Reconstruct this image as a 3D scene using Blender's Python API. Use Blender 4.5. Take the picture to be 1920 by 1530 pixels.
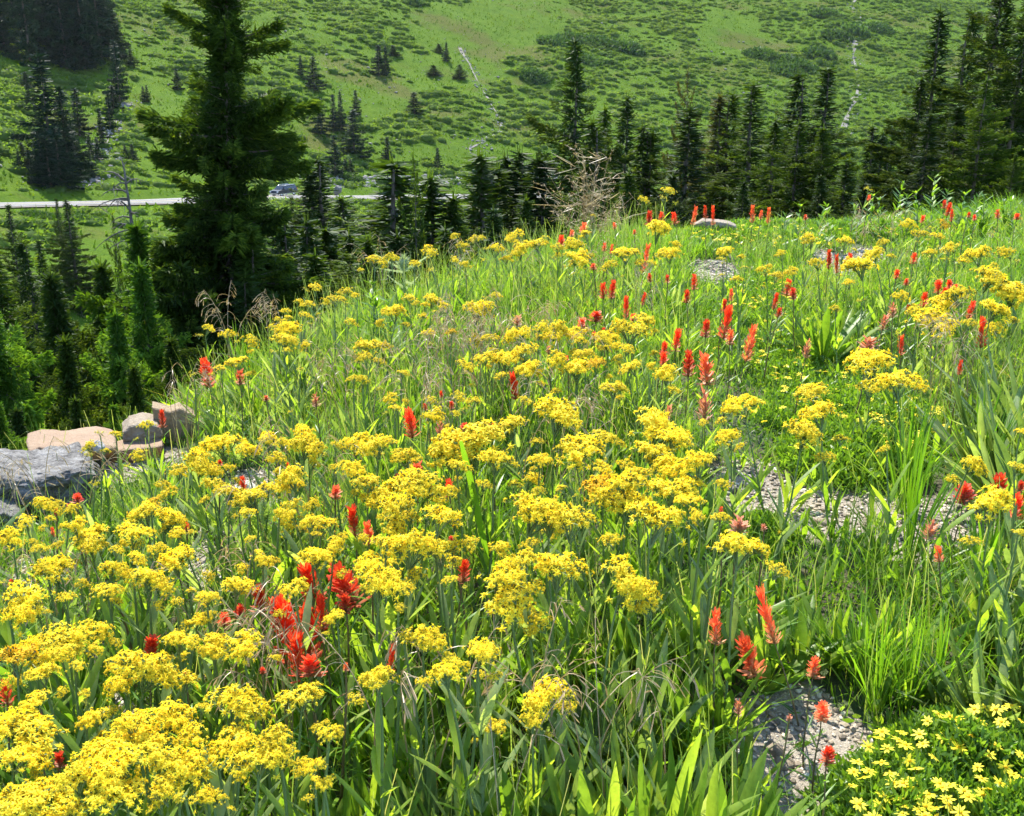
import bpy, math, re
import numpy as np
from mathutils import Vector, Matrix, Euler

for o in list(bpy.data.objects):
    bpy.data.objects.remove(o)
SC = bpy.context.scene
COL = SC.collection
R = np.random.RandomState(11)
PI = math.pi

# ------------------------------------------------------------------ camera
CZ = 1.3
PITCH = math.radians(17.0)
F = 1920 * 35.0 / 36.0
cam = bpy.data.objects.new('camera', bpy.data.cameras.new('camera'))
COL.objects.link(cam)
cam.location = (0, 0, CZ)
cam.rotation_euler = (PI / 2 - PITCH, 0, 0)
cam.data.lens = 35.0
cam.data.sensor_width = 36.0
cam.data.clip_start = 0.05
cam.data.clip_end = 5000
SC.camera = cam

# ------------------------------------------------------------------ sky, sun, exposure
SUN_EL, SUN_AZ = math.radians(53), math.radians(-20)      # azimuth from +Y towards +X
w = bpy.data.worlds.new('World'); SC.world = w; w.use_nodes = True
nt = w.node_tree; bg = nt.nodes['Background']
sky = nt.nodes.new('ShaderNodeTexSky'); sky.sky_type = 'NISHITA'; sky.sun_disc = False
sky.sun_elevation = SUN_EL; sky.sun_rotation = SUN_AZ; sky.altitude = 3000
nt.links.new(sky.outputs[0], bg.inputs[0]); bg.inputs[1].default_value = 0.15
sl = bpy.data.lights.new('sun', 'SUN'); sl.energy = 3.1; sl.angle = math.radians(0.5); sl.color = (1.0, 0.95, 0.84)
so = bpy.data.objects.new('sun', sl); COL.objects.link(so)
sv = Vector((math.sin(SUN_AZ) * math.cos(SUN_EL), math.cos(SUN_AZ) * math.cos(SUN_EL), math.sin(SUN_EL)))
so.rotation_euler = sv.to_track_quat('Z', 'Y').to_euler(); so.location = (0, 0, 60)
SC.view_settings.view_transform = 'Standard'; SC.view_settings.look = 'None'
SC.view_settings.gamma = 1; SC.view_settings.exposure = 1.98
SC.cycles.max_bounces = 8; SC.cycles.transmission_bounces = 6; SC.cycles.diffuse_bounces = 4
SC.cycles.glossy_bounces = 2; SC.cycles.transparent_max_bounces = 4
SC.cycles.caustics_reflective = False; SC.cycles.caustics_refractive = False
SC.cycles.use_adaptive_sampling = True; SC.cycles.adaptive_threshold = 0.02

# ------------------------------------------------------------------ numeric helpers
def _h(ix, iy, s):
    n = (ix.astype(np.int64) * 374761393 + iy.astype(np.int64) * 668265263 + s * 1442695) & 0x7fffffff
    n = ((n ^ (n >> 13)) * 1274126177) & 0x7fffffff
    return ((n ^ (n >> 16)) & 0xffff) / 65535.0

def vn(x, y, s=0):
    x = np.asarray(x, float); y = np.asarray(y, float)
    ix = np.floor(x); iy = np.floor(y); fx = x - ix; fy = y - iy
    ix = ix.astype(np.int64); iy = iy.astype(np.int64)
    u = fx * fx * (3 - 2 * fx); v = fy * fy * (3 - 2 * fy)
    a = _h(ix, iy, s); b = _h(ix + 1, iy, s); c = _h(ix, iy + 1, s); d = _h(ix + 1, iy + 1, s)
    return (a * (1 - u) + b * u) * (1 - v) + (c * (1 - u) + d * u) * v

def fbm(x, y, s=0, o=4):
    t = 0; a = .5; n = 0
    for k in range(o):
        t = t + a * vn(x * 2 ** k, y * 2 ** k, s + 17 * k); n += a; a *= .5
    return t / n - .5

def ray(px, py):
    dx = (px - 960) / F; dy = (765 - py) / F
    return np.array([dx, math.cos(PITCH) + dy * math.sin(PITCH), -math.sin(PITCH) + dy * math.cos(PITCH)])

def at(px, py, D):
    """point on the sight line of a photo pixel at horizontal distance D"""
    d = ray(px, py); k = D / math.hypot(d[0], d[1])
    return np.array([d[0] * k, d[1] * k, CZ + d[2] * k])

def proj(x, y, z):
    z = z - CZ
    f = y * math.cos(PITCH) - z * math.sin(PITCH); u = y * math.sin(PITCH) + z * math.cos(PITCH)
    f = np.where(f < .01, .01, f)
    return 960 + F * x / f, 765 - F * u / f

# ------------------------------------------------------------------ terrain
BROW = [(-300, 1010, 3.4), (0, 940, 3.5), (150, 890, 3.7), (300, 845, 3.9), (400, 790, 4.1), (500, 720, 4.3), (600, 660, 4.5),
        (700, 610, 4.7), (850, 560, 5.0), (960, 525, 5.4), (1100, 488, 6.0), (1280, 440, 6.6), (1500, 425, 7.2), (1920, 418, 7.5), (2300, 418, 8)]
_a, _r, _z = [], [], []
for (px, py, r) in BROW:
    p = at(px, py, r); _a.append(math.degrees(math.atan2(p[0], p[1]))); _r.append(r); _z.append(p[2])
_a = [-180, -90, -60] + _a + [60, 90, 180]
_r = [8, 4.5, 3.8] + _r + [8.5, 9, 8]; _z = [0, -.15, -.1] + _z + [.8, .7, 0]
AZT = np.arange(-180, 180.01, .5)
_k = np.exp(-np.linspace(-2, 2, 9) ** 2); _k /= _k.sum()
def _sm(v):
    v = np.interp(AZT, _a, v); return np.convolve(np.pad(v, 4, mode='edge'), _k, mode='valid')
RBT, ZBT = _sm(_r), _sm(_z)
ROADPX = [(0, 384, 130), (300, 378.5, 152), (545, 367, 178), (700, 371, 192), (870, 367.5, 206), (1000, 366, 218), (1400, 372, 250), (1920, 380, 290)]
RP = [at(*q) for q in ROADPX]
RP = [RP[0] + (RP[0] - RP[1]) * 9] + [RP[0] + (RP[0] - RP[1]) * .6] + RP + [RP[-1] + (RP[-1] - RP[-2]) * 9]
RP = np.array(RP)
# smooth the road line
_t = np.linspace(0, len(RP) - 1, 160)
RPS = np.stack([np.interp(_t, range(len(RP)), RP[:, k]) for k in range(3)], 1)
for _ in range(30):
    RPS[1:-1] = (RPS[:-2] + RPS[2:] + 2 * RPS[1:-1]) / 4
RC = RPS[::4]

def roadq(x, y):
    best = np.full(x.shape, 1e18); q = np.zeros(x.shape); z = np.zeros(x.shape)
    for a, b in zip(RC[:-1], RC[1:]):
        ab = b[:2] - a[:2]; L2 = ab @ ab; L = math.sqrt(L2)
        t = np.clip(((x - a[0]) * ab[0] + (y - a[1]) * ab[1]) / L2, 0, 1)
        cx = a[0] + ab[0] * t; cy = a[1] + ab[1] * t
        d = (x - cx) ** 2 + (y - cy) ** 2
        s = np.sign(-(x - a[0]) * ab[1] + (y - a[1]) * ab[0])
        m = d < best
        best = np.where(m, d, best); q = np.where(m, s * np.sqrt(d), q); z = np.where(m, a[2] + (b[2] - a[2]) * t, z)
    return q, z

def T(x, y):
    x = np.atleast_1d(np.asarray(x, float)); y = np.atleast_1d(np.asarray(y, float))
    az = np.degrees(np.arctan2(x, y)); r = np.hypot(x, y)
    rb = np.interp(az, AZT, RBT); zb = np.interp(az, AZT, ZBT)
    s = np.interp(az, [-180, -120, -40, -27, -15, -5, 5, 12, 27, 60, 180], [.2, .5, .7, .7, .65, .52, .36, .26, .19, .16, .2])
    e = np.maximum(r - rb, 0)
    L = np.where(r < rb, zb * r / rb, zb - s * (np.sqrt(e * e + .36) - .6))
    L = L + .05 * fbm(x * 1.3, y * 1.3, 3, 3) * np.clip(r / 1.5, 0, 1) + 1.2 * fbm(x / 9, y / 9, 5, 3) * np.clip((e - 3) / 15, 0, 1)
    q, zr = roadq(x, y)
    V = np.where(q < -6.5, zr - np.minimum(.13 * (-q - 6.5), 8) + .6 * fbm(x / 12, y / 12, 8, 3) * np.clip((-q - 6.5) / 8, 0, 1), zr)
    up = np.maximum(q - 6.5, 0)
    hill = np.minimum(up, 2.5) * .55 + np.maximum(up - 4, 0) * .36
    hill = hill + (7 * fbm(x / 55 + .3, y / 55, 21, 3) + 1.6 * fbm(x / 11, y / 11, 22, 3)) * np.clip((up - 3) / 35, 0, 1)
    V = V + hill - .12
    k = 1.5; hh = np.clip(.5 + .5 * (L - V) / k, 0, 1)
    out = V * (1 - hh) + L * hh + k * hh * (1 - hh)
    return np.where(r < 20, L, out)

def T1(x, y): return float(T(x, y)[0])

def rbrow(px):
    d = ray(px, 600); return float(np.interp(math.degrees(math.atan2(d[0], d[1])), AZT, RBT))

def gp(px, py, H=0.0, rmin=.6, rmax=None, fb=True):
    """where the sight line of a pixel is H above the ground"""
    d = ray(px, py); d = d / math.hypot(d[0], d[1])
    rr = np.arange(rmin, rmax if rmax else rbrow(px) + .8, .01)
    h = CZ + d[2] * rr - T(d[0] * rr, d[1] * rr)
    i = np.argmax(h < H)
    if not (h < H).any(): i = int(np.argmin(h))
    return np.array([d[0] * rr[i], d[1] * rr[i], CZ + d[2] * rr[i]]), float(h[i]), float(rr[i])

def gfar(px, py, r0=90, r1=700):
    d = ray(px, py); d = d / math.hypot(d[0], d[1])
    rr = np.arange(r0, r1, .5); h = CZ + d[2] * rr - T(d[0] * rr, d[1] * rr)
    ok = h < 0
    i = int(np.argmax(ok)) if ok.any() else int(np.argmin(h))
    return np.array([d[0] * rr[i], d[1] * rr[i], T1(d[0] * rr[i], d[1] * rr[i])]), float(rr[i])

# ------------------------------------------------------------------ mesh helpers
class MB:
    def __init__(s): s.V = []; s.L = []; s.N = []; s.A = []; s.M = []; s.n = 0
    def add(s, V, Fc, v=None, m=0):
        V = np.asarray(V, float).reshape(-1, 3); Fc = np.asarray(Fc, np.int64)
        s.V.append(V); s.L.append((Fc + s.n).ravel()); s.N.append(np.full(len(Fc), Fc.shape[1])); s.M.append(np.full(len(Fc), m))
        if v is None: v = .5
        s.A.append(np.broadcast_to(np.asarray(v, float), (len(V),)).copy() if np.ndim(v) == 0 else np.asarray(v, float)); s.n += len(V)
        return s
    def mesh(s, name, mats, smooth=True):
        V = np.concatenate(s.V); L = np.concatenate(s.L); N = np.concatenate(s.N); M = np.concatenate(s.M); A = np.concatenate(s.A)
        me = bpy.data.meshes.new(name)
        me.vertices.add(len(V)); me.vertices.foreach_set('co', V.astype(np.float32).ravel())
        me.loops.add(len(L)); me.loops.foreach_set('vertex_index', L.astype(np.int32))
        me.polygons.add(len(N)); st = np.concatenate([[0], np.cumsum(N)[:-1]])
        me.polygons.foreach_set('loop_start', st.astype(np.int32))
        me.polygons.foreach_set('material_index', M.astype(np.int32))
        me.polygons.foreach_set('use_smooth', np.full(len(N), bool(smooth)))
        at_ = me.attributes.new('v', 'FLOAT', 'POINT'); at_.data.foreach_set('value', A.astype(np.float32))
        for m in (mats if isinstance(mats, (list, tuple)) else [mats]): me.materials.append(m)
        me.update(calc_edges=True)
        return me

def nrm(v): return v / np.maximum(np.linalg.norm(v, axis=-1, keepdims=True), 1e-9)

def strips(P, D, S, L, W, B, K, prof, fold=0.0, v=None):
    """N ribbons: base P, direction D, side S, length L, width W, tip offset B"""
    P, D, S, B = [np.broadcast_to(np.asarray(a, float), np.asarray(P).shape) for a in (P, D, S, B)]
    N = len(P); L = np.broadcast_to(L, (N,)); W = np.broadcast_to(W, (N,))
    t = np.linspace(0, 1, K + 1); pr = np.maximum(np.array([prof(a) for a in t]), .02)
    C = P[:, None] + D[:, None] * (L[:, None, None] * t[None, :, None]) + B[:, None] * (t[None, :, None] ** 2)
    hw = (W[:, None] * pr[None] / 2)[..., None] * S[:, None]
    if fold:
        tan = D[:, None] * L[:, None, None] + 2 * B[:, None] * t[None, :, None]
        nn = nrm(np.cross(tan, np.broadcast_to(S[:, None], tan.shape)))
        cols = [C - hw + nn * np.linalg.norm(hw, axis=-1, keepdims=True) * fold, C, C + hw + nn * np.linalg.norm(hw, axis=-1, keepdims=True) * fold]
    else:
        cols = [C - hw, C + hw]
    c = len(cols); V = np.stack(cols, 2).reshape(-1, 3)
    base = np.arange(N)[:, None, None] * (K + 1) * c + np.arange(K)[None, :, None] * c + np.arange(c - 1)[None, None, :]
    b = base.ravel(); Fc = np.stack([b, b + 1, b + 1 + c, b + c], 1)
    vv = None if v is None else np.repeat(np.broadcast_to(v, (N,)), (K + 1) * c)
    return V, Fc, vv

def tube(pts, rad, n=6):
    pts = np.asarray(pts, float); m = len(pts); rad = np.broadcast_to(rad, (m,))
    tn = nrm(np.gradient(pts, axis=0)); ref = np.array([1., 0, 0]) if abs(tn[0][0]) < .8 else np.array([0, 1., 0])
    a = nrm(np.cross(tn, ref)); b = np.cross(tn, a)
    ph = np.arange(n) * 2 * PI / n
    V = pts[:, None] + rad[:, None, None] * (a[:, None] * np.cos(ph)[None, :, None] + b[:, None] * np.sin(ph)[None, :, None])
    i = np.arange(m - 1)[:, None] * n + np.arange(n)[None]; j = np.arange(m - 1)[:, None] * n + (np.arange(n)[None] + 1) % n
    return V.reshape(-1, 3), np.stack([i.ravel(), j.ravel(), (j + n).ravel(), (i + n).ravel()], 1)

def rdir(n, lo, hi, rs=R):
    """random directions with elevation between lo and hi (radians)"""
    a = rs.uniform(0, 2 * PI, n); e = rs.uniform(lo, hi, n)
    return np.stack([np.cos(a) * np.cos(e), np.sin(a) * np.cos(e), np.sin(e)], 1)

def sides(D, rs=R):
    return nrm(np.cross(D, nrm(rs.normal(size=D.shape)) + 1e-6))

def hside(D):
    s = np.cross(D, np.array([0, 0, 1.])); return nrm(s + 1e-6)

def link(o, parent=None):
    COL.objects.link(o)
    if parent is not None: o.parent = parent
    return o
def ob(name, me, parent=None, loc=(0, 0, 0), rot=(0, 0, 0), sc=(1, 1, 1)):
    o = bpy.data.objects.new(name, me); o.location = loc; o.rotation_euler = rot
    o.scale = (sc, sc, sc) if np.isscalar(sc) else sc
    return link(o, parent)
def empty(name, loc, label, cat, group=None, rot=(0, 0, 0), sc=1.0):
    o = bpy.data.objects.new(name, None); o.location = loc; o.rotation_euler = rot; o.scale = (sc, sc, sc) if np.isscalar(sc) else sc
    o.empty_display_size = .05
    link(o); return tag(o, label, cat, group, 'thing')
def tag(o, label=None, cat=None, group=None, kind=None):
    if label: o['label'] = label
    if cat: o['category'] = cat
    if group: o['group'] = group
    if kind: o['kind'] = kind
    return o

# ------------------------------------------------------------------ materials
def newmat(name):
    m = bpy.data.materials.new(name); m.use_nodes = True; t = m.node_tree; t.nodes.clear()
    out = t.nodes.new('ShaderNodeOutputMaterial'); return m, t, out
def N(t, typ, **kw):
    n = t.nodes.new(typ)
    for k, v in kw.items(): setattr(n, k, v)
    return n
def ramp(t, fac, stops):
    r = N(t, 'ShaderNodeValToRGB'); e = r.color_ramp.elements
    while len(e) < len(stops): e.new(.5)
    for k, (p, c) in enumerate(stops): e[k].position = p; e[k].color = (*c, 1)
    t.links.new(fac, r.inputs[0]); return r.outputs[0]
def noise(t, scale, detail=3, rough=.5, coord='Object'):
    tc = N(t, 'ShaderNodeTexCoord'); n = N(t, 'ShaderNodeTexNoise'); n.inputs['Scale'].default_value = scale
    n.inputs['Detail'].default_value = detail; n.inputs['Roughness'].default_value = rough
    t.links.new(tc.outputs[coord], n.inputs['Vector']); return n.outputs['Fac']
def mixc(t, fac, a, b, mode='MIX'):
    n = N(t, 'ShaderNodeMix', data_type='RGBA', blend_type=mode)
    for s, v in (('Factor', fac), ('A', a), ('B', b)):
        i = [x for x in n.inputs if x.name == s and (s == 'Factor' and x.type == 'VALUE' or s != 'Factor' and x.type == 'RGBA')][0]
        if hasattr(v, 'links'): t.links.new(v, i)
        elif s == 'Factor': i.default_value = v
        else: i.default_value = (*v, 1)
    return [x for x in n.outputs if x.type == 'RGBA'][0]
def leafmat(name, stops, trans=.45, rough=.45, spec=.5, tint=(1.25, 1.2, .5), objvar=0.0, mottle=0):
    m, t, out = newmat(name)
    a = N(t, 'ShaderNodeAttribute', attribute_name='v')
    c = ramp(t, a.outputs['Fac'], stops)
    if mottle: c = mixc(t, 1.0, c, ramp(t, noise(t, mottle, 5, .7), [(.3, (.62, .66, .6)), (.55, (1, 1, 1)), (.72, (1.0, .9, .6))]), 'MULTIPLY')
    if objvar:
        oi = N(t, 'ShaderNodeObjectInfo'); mr = N(t, 'ShaderNodeMapRange'); mr.inputs['To Min'].default_value = 1 - objvar; mr.inputs['To Max'].default_value = 1 + objvar
        t.links.new(oi.outputs['Random'], mr.inputs['Value'])
        hs = N(t, 'ShaderNodeHueSaturation'); t.links.new(c, hs.inputs['Color']); t.links.new(mr.outputs[0], hs.inputs['Value']); c = hs.outputs[0]
    b = N(t, 'ShaderNodeBsdfPrincipled'); b.inputs['Roughness'].default_value = rough; b.inputs['Specular IOR Level'].default_value = spec
    t.links.new(c, b.inputs['Base Color'])
    tr = N(t, 'ShaderNodeBsdfTranslucent'); t.links.new(mixc(t, 1.0, c, tint, 'MULTIPLY'), tr.inputs[0])
    mx = N(t, 'ShaderNodeMixShader'); mx.inputs[0].default_value = trans
    t.links.new(b.outputs[0], mx.inputs[1]); t.links.new(tr.outputs[0], mx.inputs[2]); t.links.new(mx.outputs[0], out.inputs[0])
    return m
def plain(name, col, rough=.6, metal=0, spec=.5, bump=0, bscale=20, col2=None, cscale=5):
    m, t, out = newmat(name); b = N(t, 'ShaderNodeBsdfPrincipled')
    b.inputs['Base Color'].default_value = (*col, 1); b.inputs['Roughness'].default_value = rough; b.inputs['Metallic'].default_value = metal
    b.inputs['Specular IOR Level'].default_value = spec
    if col2: t.links.new(ramp(t, noise(t, cscale, 5, .6), [(.35, col), (.65, col2)]), b.inputs['Base Color'])
    if bump:
        bp = N(t, 'ShaderNodeBump'); bp.inputs['Strength'].default_value = bump; bp.inputs['Distance'].default_value = .02
        t.links.new(noise(t, bscale, 5, .6), bp.inputs['Height']); t.links.new(bp.outputs[0], b.inputs['Normal'])
    t.links.new(b.outputs[0], out.inputs[0]); return m

M_grass = leafmat('meadow_grass', [(0, (.06, .16, .012)), (.5, (.17, .35, .03)), (.85, (.32, .48, .06)), (1, (.42, .36, .15))], .55, .4, .5, (1.35, 1.25, .35))
M_leaf = leafmat('broad_leaf', [(0, (.08, .16, .025)), (.5, (.18, .31, .045)), (1, (.34, .45, .08))], .58, .42, .4, (1.5, 1.45, .4), mottle=14)
M_grey = leafmat('grey_leaf', [(0, (.13, .20, .07)), (.5, (.23, .32, .11)), (1, (.37, .45, .19))], .48, .45, .4, (1.4, 1.4, .5), mottle=14)
M_mat = leafmat('mat_leaf', [(0, (.07, .15, .02)), (.6, (.16, .30, .035)), (1, (.28, .42, .06))], .5, .4, .5, (1.3, 1.25, .35))
M_stalk = leafmat('pale_stalk', [(0, (.14, .24, .05)), (.7, (.30, .42, .10)), (1, (.45, .46, .2))], .45, .4, .5, (1.3, 1.2, .5))
M_yel = leafmat('yellow_petal', [(0, (.96, .86, .06)), (.6, (.95, .77, .03)), (1, (.84, .56, .02))], .4, .6, .2, (1.1, 1.0, .7), .09)
M_lem = leafmat('lemon_petal', [(0, (.95, .84, .08)), (.6, (.93, .74, .03)), (1, (.78, .48, .01))], .35, .6, .2, (1.1, 1.0, .7))
M_gst = leafmat('flower_stem', [(0, (.10, .17, .06)), (1, (.22, .30, .10))], .15, .5, .4, (1.2, 1.2, .5))
M_red = leafmat('red_bract', [(0, (.16, .13, .05)), (.3, (.55, .20, .09)), (.55, (.76, .085, .03)), (1, (.87, .11, .035))], .4, .5, .3, (1.2, .9, .6), .2)
M_org = leafmat('orange_bract', [(0, (.22, .18, .07)), (.3, (.62, .32, .15)), (.55, (.84, .22, .09)), (1, (.9, .18, .06))], .4, .5, .3, (1.2, .9, .6), .2)
M_fad = leafmat('faded_bract', [(0, (.25, .2, .1)), (.5, (.6, .3, .18)), (1, (.75, .26, .14))], .4, .5, .3, (1.1, .9, .6))
M_dry = leafmat('dry_grass', [(0, (.36, .26, .13)), (1, (.62, .49, .30))], .3, .4, .5, (1.1, 1.0, .7))
M_this = leafmat('thistle_leaf', [(0, (.16, .24, .10)), (1, (.45, .52, .35))], .35, .5, .4, (1.2, 1.2, .6))
NEEDLE = {}
def needle(kind):
    if kind not in NEEDLE:
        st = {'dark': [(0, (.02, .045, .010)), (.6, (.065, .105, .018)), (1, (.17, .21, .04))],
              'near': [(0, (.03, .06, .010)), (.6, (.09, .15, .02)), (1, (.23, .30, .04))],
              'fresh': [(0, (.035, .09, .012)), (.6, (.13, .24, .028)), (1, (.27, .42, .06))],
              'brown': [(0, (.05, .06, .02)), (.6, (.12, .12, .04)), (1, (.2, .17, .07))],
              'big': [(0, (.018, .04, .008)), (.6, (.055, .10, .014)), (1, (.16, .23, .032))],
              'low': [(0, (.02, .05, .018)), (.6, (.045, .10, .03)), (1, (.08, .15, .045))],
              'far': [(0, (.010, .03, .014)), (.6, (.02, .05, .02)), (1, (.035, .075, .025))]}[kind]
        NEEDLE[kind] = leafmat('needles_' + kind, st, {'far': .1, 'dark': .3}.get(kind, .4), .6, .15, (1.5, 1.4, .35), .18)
    return NEEDLE[kind]
M_bark = plain('bark', (.09, .065, .05), .9, bump=.6, bscale=25, col2=(.16, .13, .11), cscale=12)
M_dead = plain('dead_wood', (.17, .15, .14), .8, bump=.5, bscale=20, col2=(.07, .055, .045), cscale=8)
# ------------------------------------------------------------------ ground, hillside, road
# gravel patches of the meadow: centre pixel of the photo, half sizes (used as places on the ground)
GRAV = [(1500, 1420, 130, 85), (1400, 905, 75, 40), (1500, 960, 150, 45), (1760, 985, 130, 48), (1330, 512, 50, 20), (1590, 492, 75, 24), (1850, 462, 60, 16),
        (205, 1300, 50, 100), (385, 1040, 32, 75), (470, 915, 70, 30), (240, 868, 130, 26), (1470, 1340, 90, 60), (1560, 1530, 160, 60), (1700, 1000, 60, 60), (60, 1080, 40, 30), (1500, 1490, 130, 70)]
def gravel_mask(px, py):
    m = np.zeros(np.shape(px))
    for (cx, cy, rx, ry) in GRAV:
        d = ((px - cx) / rx) ** 2 + ((py - cy) / ry) ** 2
        m = np.maximum(m, np.clip(1.6 - d, 0, 1))
    return m
def polar(r, az):
    X = np.outer(r, np.sin(az)); Y = np.outer(r, np.cos(az)); return X, Y
AZ = np.radians(np.unique(np.concatenate([np.arange(-180, -36, 4), np.arange(-36, 36.01, .2), np.arange(40, 180.01, 4)])))
def sheet(name, rr, mat, hole=False):
    X, Y = polar(rr, AZ); Z = T(X.ravel(), Y.ravel()).reshape(X.shape)
    px, py = proj(X, Y, Z)
    v = np.where((Y > 0) & (X * X + Y * Y < 80), gravel_mask(px + 22 * (vn(X * 6, Y * 6, 4) - .5) * 2, py + 16 * (vn(X * 6, Y * 6, 9) - .5) * 2), 0)
    n = len(AZ); i = (np.arange(len(rr) - 1)[:, None] * n + np.arange(n - 1)[None]).ravel()
    mb = MB(); mb.add(np.stack([X.ravel(), Y.ravel(), Z.ravel()], 1), np.stack([i, i + n, i + n + 1, i + 1], 1), v.ravel())
    return tag(ob(name, mb.mesh(name, mat)), kind='structure')

m, t, out = newmat('soil_and_gravel')
b = N(t, 'ShaderNodeBsdfPrincipled'); b.inputs['Roughness'].default_value = .9
n1 = noise(t, 60, 6, .75); n2 = noise(t, 4, 4, .6); n3 = noise(t, 240, 3, .7)
grav = mixc(t, .5, ramp(t, n1, [(.3, (.14, .115, .085)), (.5, (.33, .28, .215)), (.7, (.5, .45, .37))]), ramp(t, n3, [(.3, (.13, .105, .08)), (.7, (.5, .44, .36))]))
soil = ramp(t, n1, [(.3, (.035, .028, .016)), (.7, (.11, .09, .05))])
soil = mixc(t, ramp(t, n2, [(.4, (0, 0, 0)), (.65, (1, 1, 1))]), soil, (.05, .09, .02))
a = N(t, 'ShaderNodeAttribute', attribute_name='v')
g2 = ramp(t, a.outputs['Fac'], [(.25, (0, 0, 0)), (.6, (1, 1, 1))])
t.links.new(mixc(t, g2, soil, grav), b.inputs['Base Color'])
bp = N(t, 'ShaderNodeBump'); bp.inputs['Strength'].default_value = .8; bp.inputs['Distance'].default_value = .01
t.links.new(n3, bp.inputs['Height']); t.links.new(bp.outputs[0], b.inputs['Normal']); t.links.new(b.outputs[0], out.inputs[0])
M_ground = m

m, t, out = newmat('alpine_turf')
b = N(t, 'ShaderNodeBsdfPrincipled'); b.inputs['Roughness'].default_value = .9; b.inputs['Specular IOR Level'].default_value = .03
big = noise(t, .035, 5, .6); mid = noise(t, .35, 6, .7); fine = noise(t, 2.2, 6, .75)
c1 = ramp(t, fine, [(.3, (.035, .075, .006)), (.5, (.075, .14, .010)), (.72, (.12, .185, .018))])
c2 = ramp(t, mid, [(.35, (.045, .10, .008)), (.6, (.10, .16, .012))])
c = mixc(t, .5, c1, c2)
brown = ramp(t, fine, [(.35, (.07, .06, .02)), (.7, (.13, .12, .035))])
c = mixc(t, ramp(t, big, [(.53, (0, 0, 0)), (.62, (.65, .65, .65))]), c, brown)
t.links.new(c, b.inputs['Base Color'])
bp = N(t, 'ShaderNodeBump'); bp.inputs['Strength'].default_value = .8; bp.inputs['Distance'].default_value = .5
t.links.new(fine, bp.inputs['Height']); t.links.new(bp.outputs[0], b.inputs['Normal']); t.links.new(b.outputs[0], out.inputs[0])
M_turf = m
RSPLIT = 10.5
sheet('ground', np.concatenate([[.001], np.geomspace(.2, RSPLIT, 190)]), M_ground)
sheet('hillside', np.concatenate([np.geomspace(RSPLIT, 90, 80), np.geomspace(91, 460, 200), np.geomspace(475, 880, 20)]), M_turf)

def ribbon(name, hw, z, mat, side=0.0, a=0, b=None, dash=None):
    P = RPS[a:b]; tn = nrm(np.gradient(P[:, :2], axis=0)); nn = np.stack([-tn[:, 1], tn[:, 0]], 1)
    V = np.zeros((len(P), 2, 3))
    for k, s in enumerate((-1, 1)):
        V[:, k, :2] = P[:, :2] + nn * (side + s * hw); V[:, k, 2] = P[:, 2] + z
    i = np.arange(len(P) - 1) * 2
    mb = MB(); mb.add(V.reshape(-1, 3), np.stack([i, i + 2, i + 3, i + 1], 1)); return mb.mesh(name, mat)
M_asph = plain('worn_asphalt', (.10, .098, .095), .85, col2=(.135, .13, .125), cscale=.6, bump=.3, bscale=30)
M_dirt = plain('road_shoulder', (.14, .125, .09), .95, col2=(.2, .185, .15), cscale=2, bump=.5, bscale=6)
M_paint = plain('white_paint', (.75, .75, .72), .6); M_ypaint = plain('yellow_paint', (.6, .45, .1), .6)
tag(ob('road_shoulder', ribbon('road_shoulder', 6.8, .0, M_dirt)), kind='structure')
tag(ob('road', ribbon('road', 4.9, .06, M_asph)), kind='structure')
for s in (-4.5, 4.5): tag(ob('road_edge_line', ribbon('road_edge_line', .08, .066, M_paint, s)), kind='structure')
for s in (-.12, .12): tag(ob('road_centre_line', ribbon('road_centre_line', .06, .066, M_ypaint, s)), kind='structure')

# ---- rocks, shrubs and scree on the far slope
def ico(sub):
    import bmesh
    bm = bmesh.new(); bmesh.ops.create_icosphere(bm, subdivisions=sub, radius=1)
    V = np.array([v.co[:] for v in bm.verts]); Fc = np.array([[v.index for v in f.verts] for f in bm.faces]); bm.free(); return V, Fc
I1, I2, I3, I4, I5 = [ico(k) for k in (1, 2, 3, 4, 5)]
def blobs(mb, P, S, base, rs, amp=.3, v=None, m=0, cut=None):
    """N noisy balls at P with size S(N,3)"""
    V0, F0 = base; n = len(P)
    if n == 0: return
    ang = rs.uniform(0, 2 * PI, n); ca, sa = np.cos(ang), np.sin(ang)
    d = 1 + amp * rs.uniform(-1, 1, (n, len(V0)))
    V = V0[None] * d[..., None] * S[:, None]
    X = V[..., 0] * ca[:, None] - V[..., 1] * sa[:, None]; Y = V[..., 0] * sa[:, None] + V[..., 1] * ca[:, None]
    V = np.stack([X, Y, V[..., 2]], -1) + P[:, None]
    Fc = (F0[None] + (np.arange(n) * len(V0))[:, None, None]).reshape(-1, 3)
    mb.add(V.reshape(-1, 3), Fc, None if v is None else np.repeat(v, len(V0)), m)
M_rock = plain('pale_scree', (.15, .14, .125), .85, col2=(.28, .265, .24), cscale=.8)
rs = np.random.RandomState(5)
SLOPE_LAWN = [(900, 60, 130, 60), (850, 130, 90, 50), (960, 30, 120, 40), (880, 290, 130, 22), (300, 200, 60, 60), (1370, 60, 60, 50), (60, 340, 160, 14), (150, 250, 60, 50), (700, 180, 90, 40)]
n = 41000
r_ = np.sqrt(rs.uniform(95 ** 2, 540 ** 2, n)); a_ = np.radians(rs.uniform(-32, 32, n)); X = r_ * np.sin(a_); Y = r_ * np.cos(a_)
q, _z = roadq(X, Y); Z = T(X, Y); px, py = proj(X, Y, Z)
lawn = np.zeros(n)
for (cx, cy, rx, ry) in SLOPE_LAWN: lawn = np.maximum(lawn, np.clip(1.5 - ((px - cx) / rx) ** 2 - ((py - cy) / ry) ** 2, 0, 1))
cl = vn(X / 3.2, Y / 3.2, 31) * .4 + vn(X / 8, Y / 8, 32) * .3 + vn(X / 24, Y / 24, 33) * .4
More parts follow.
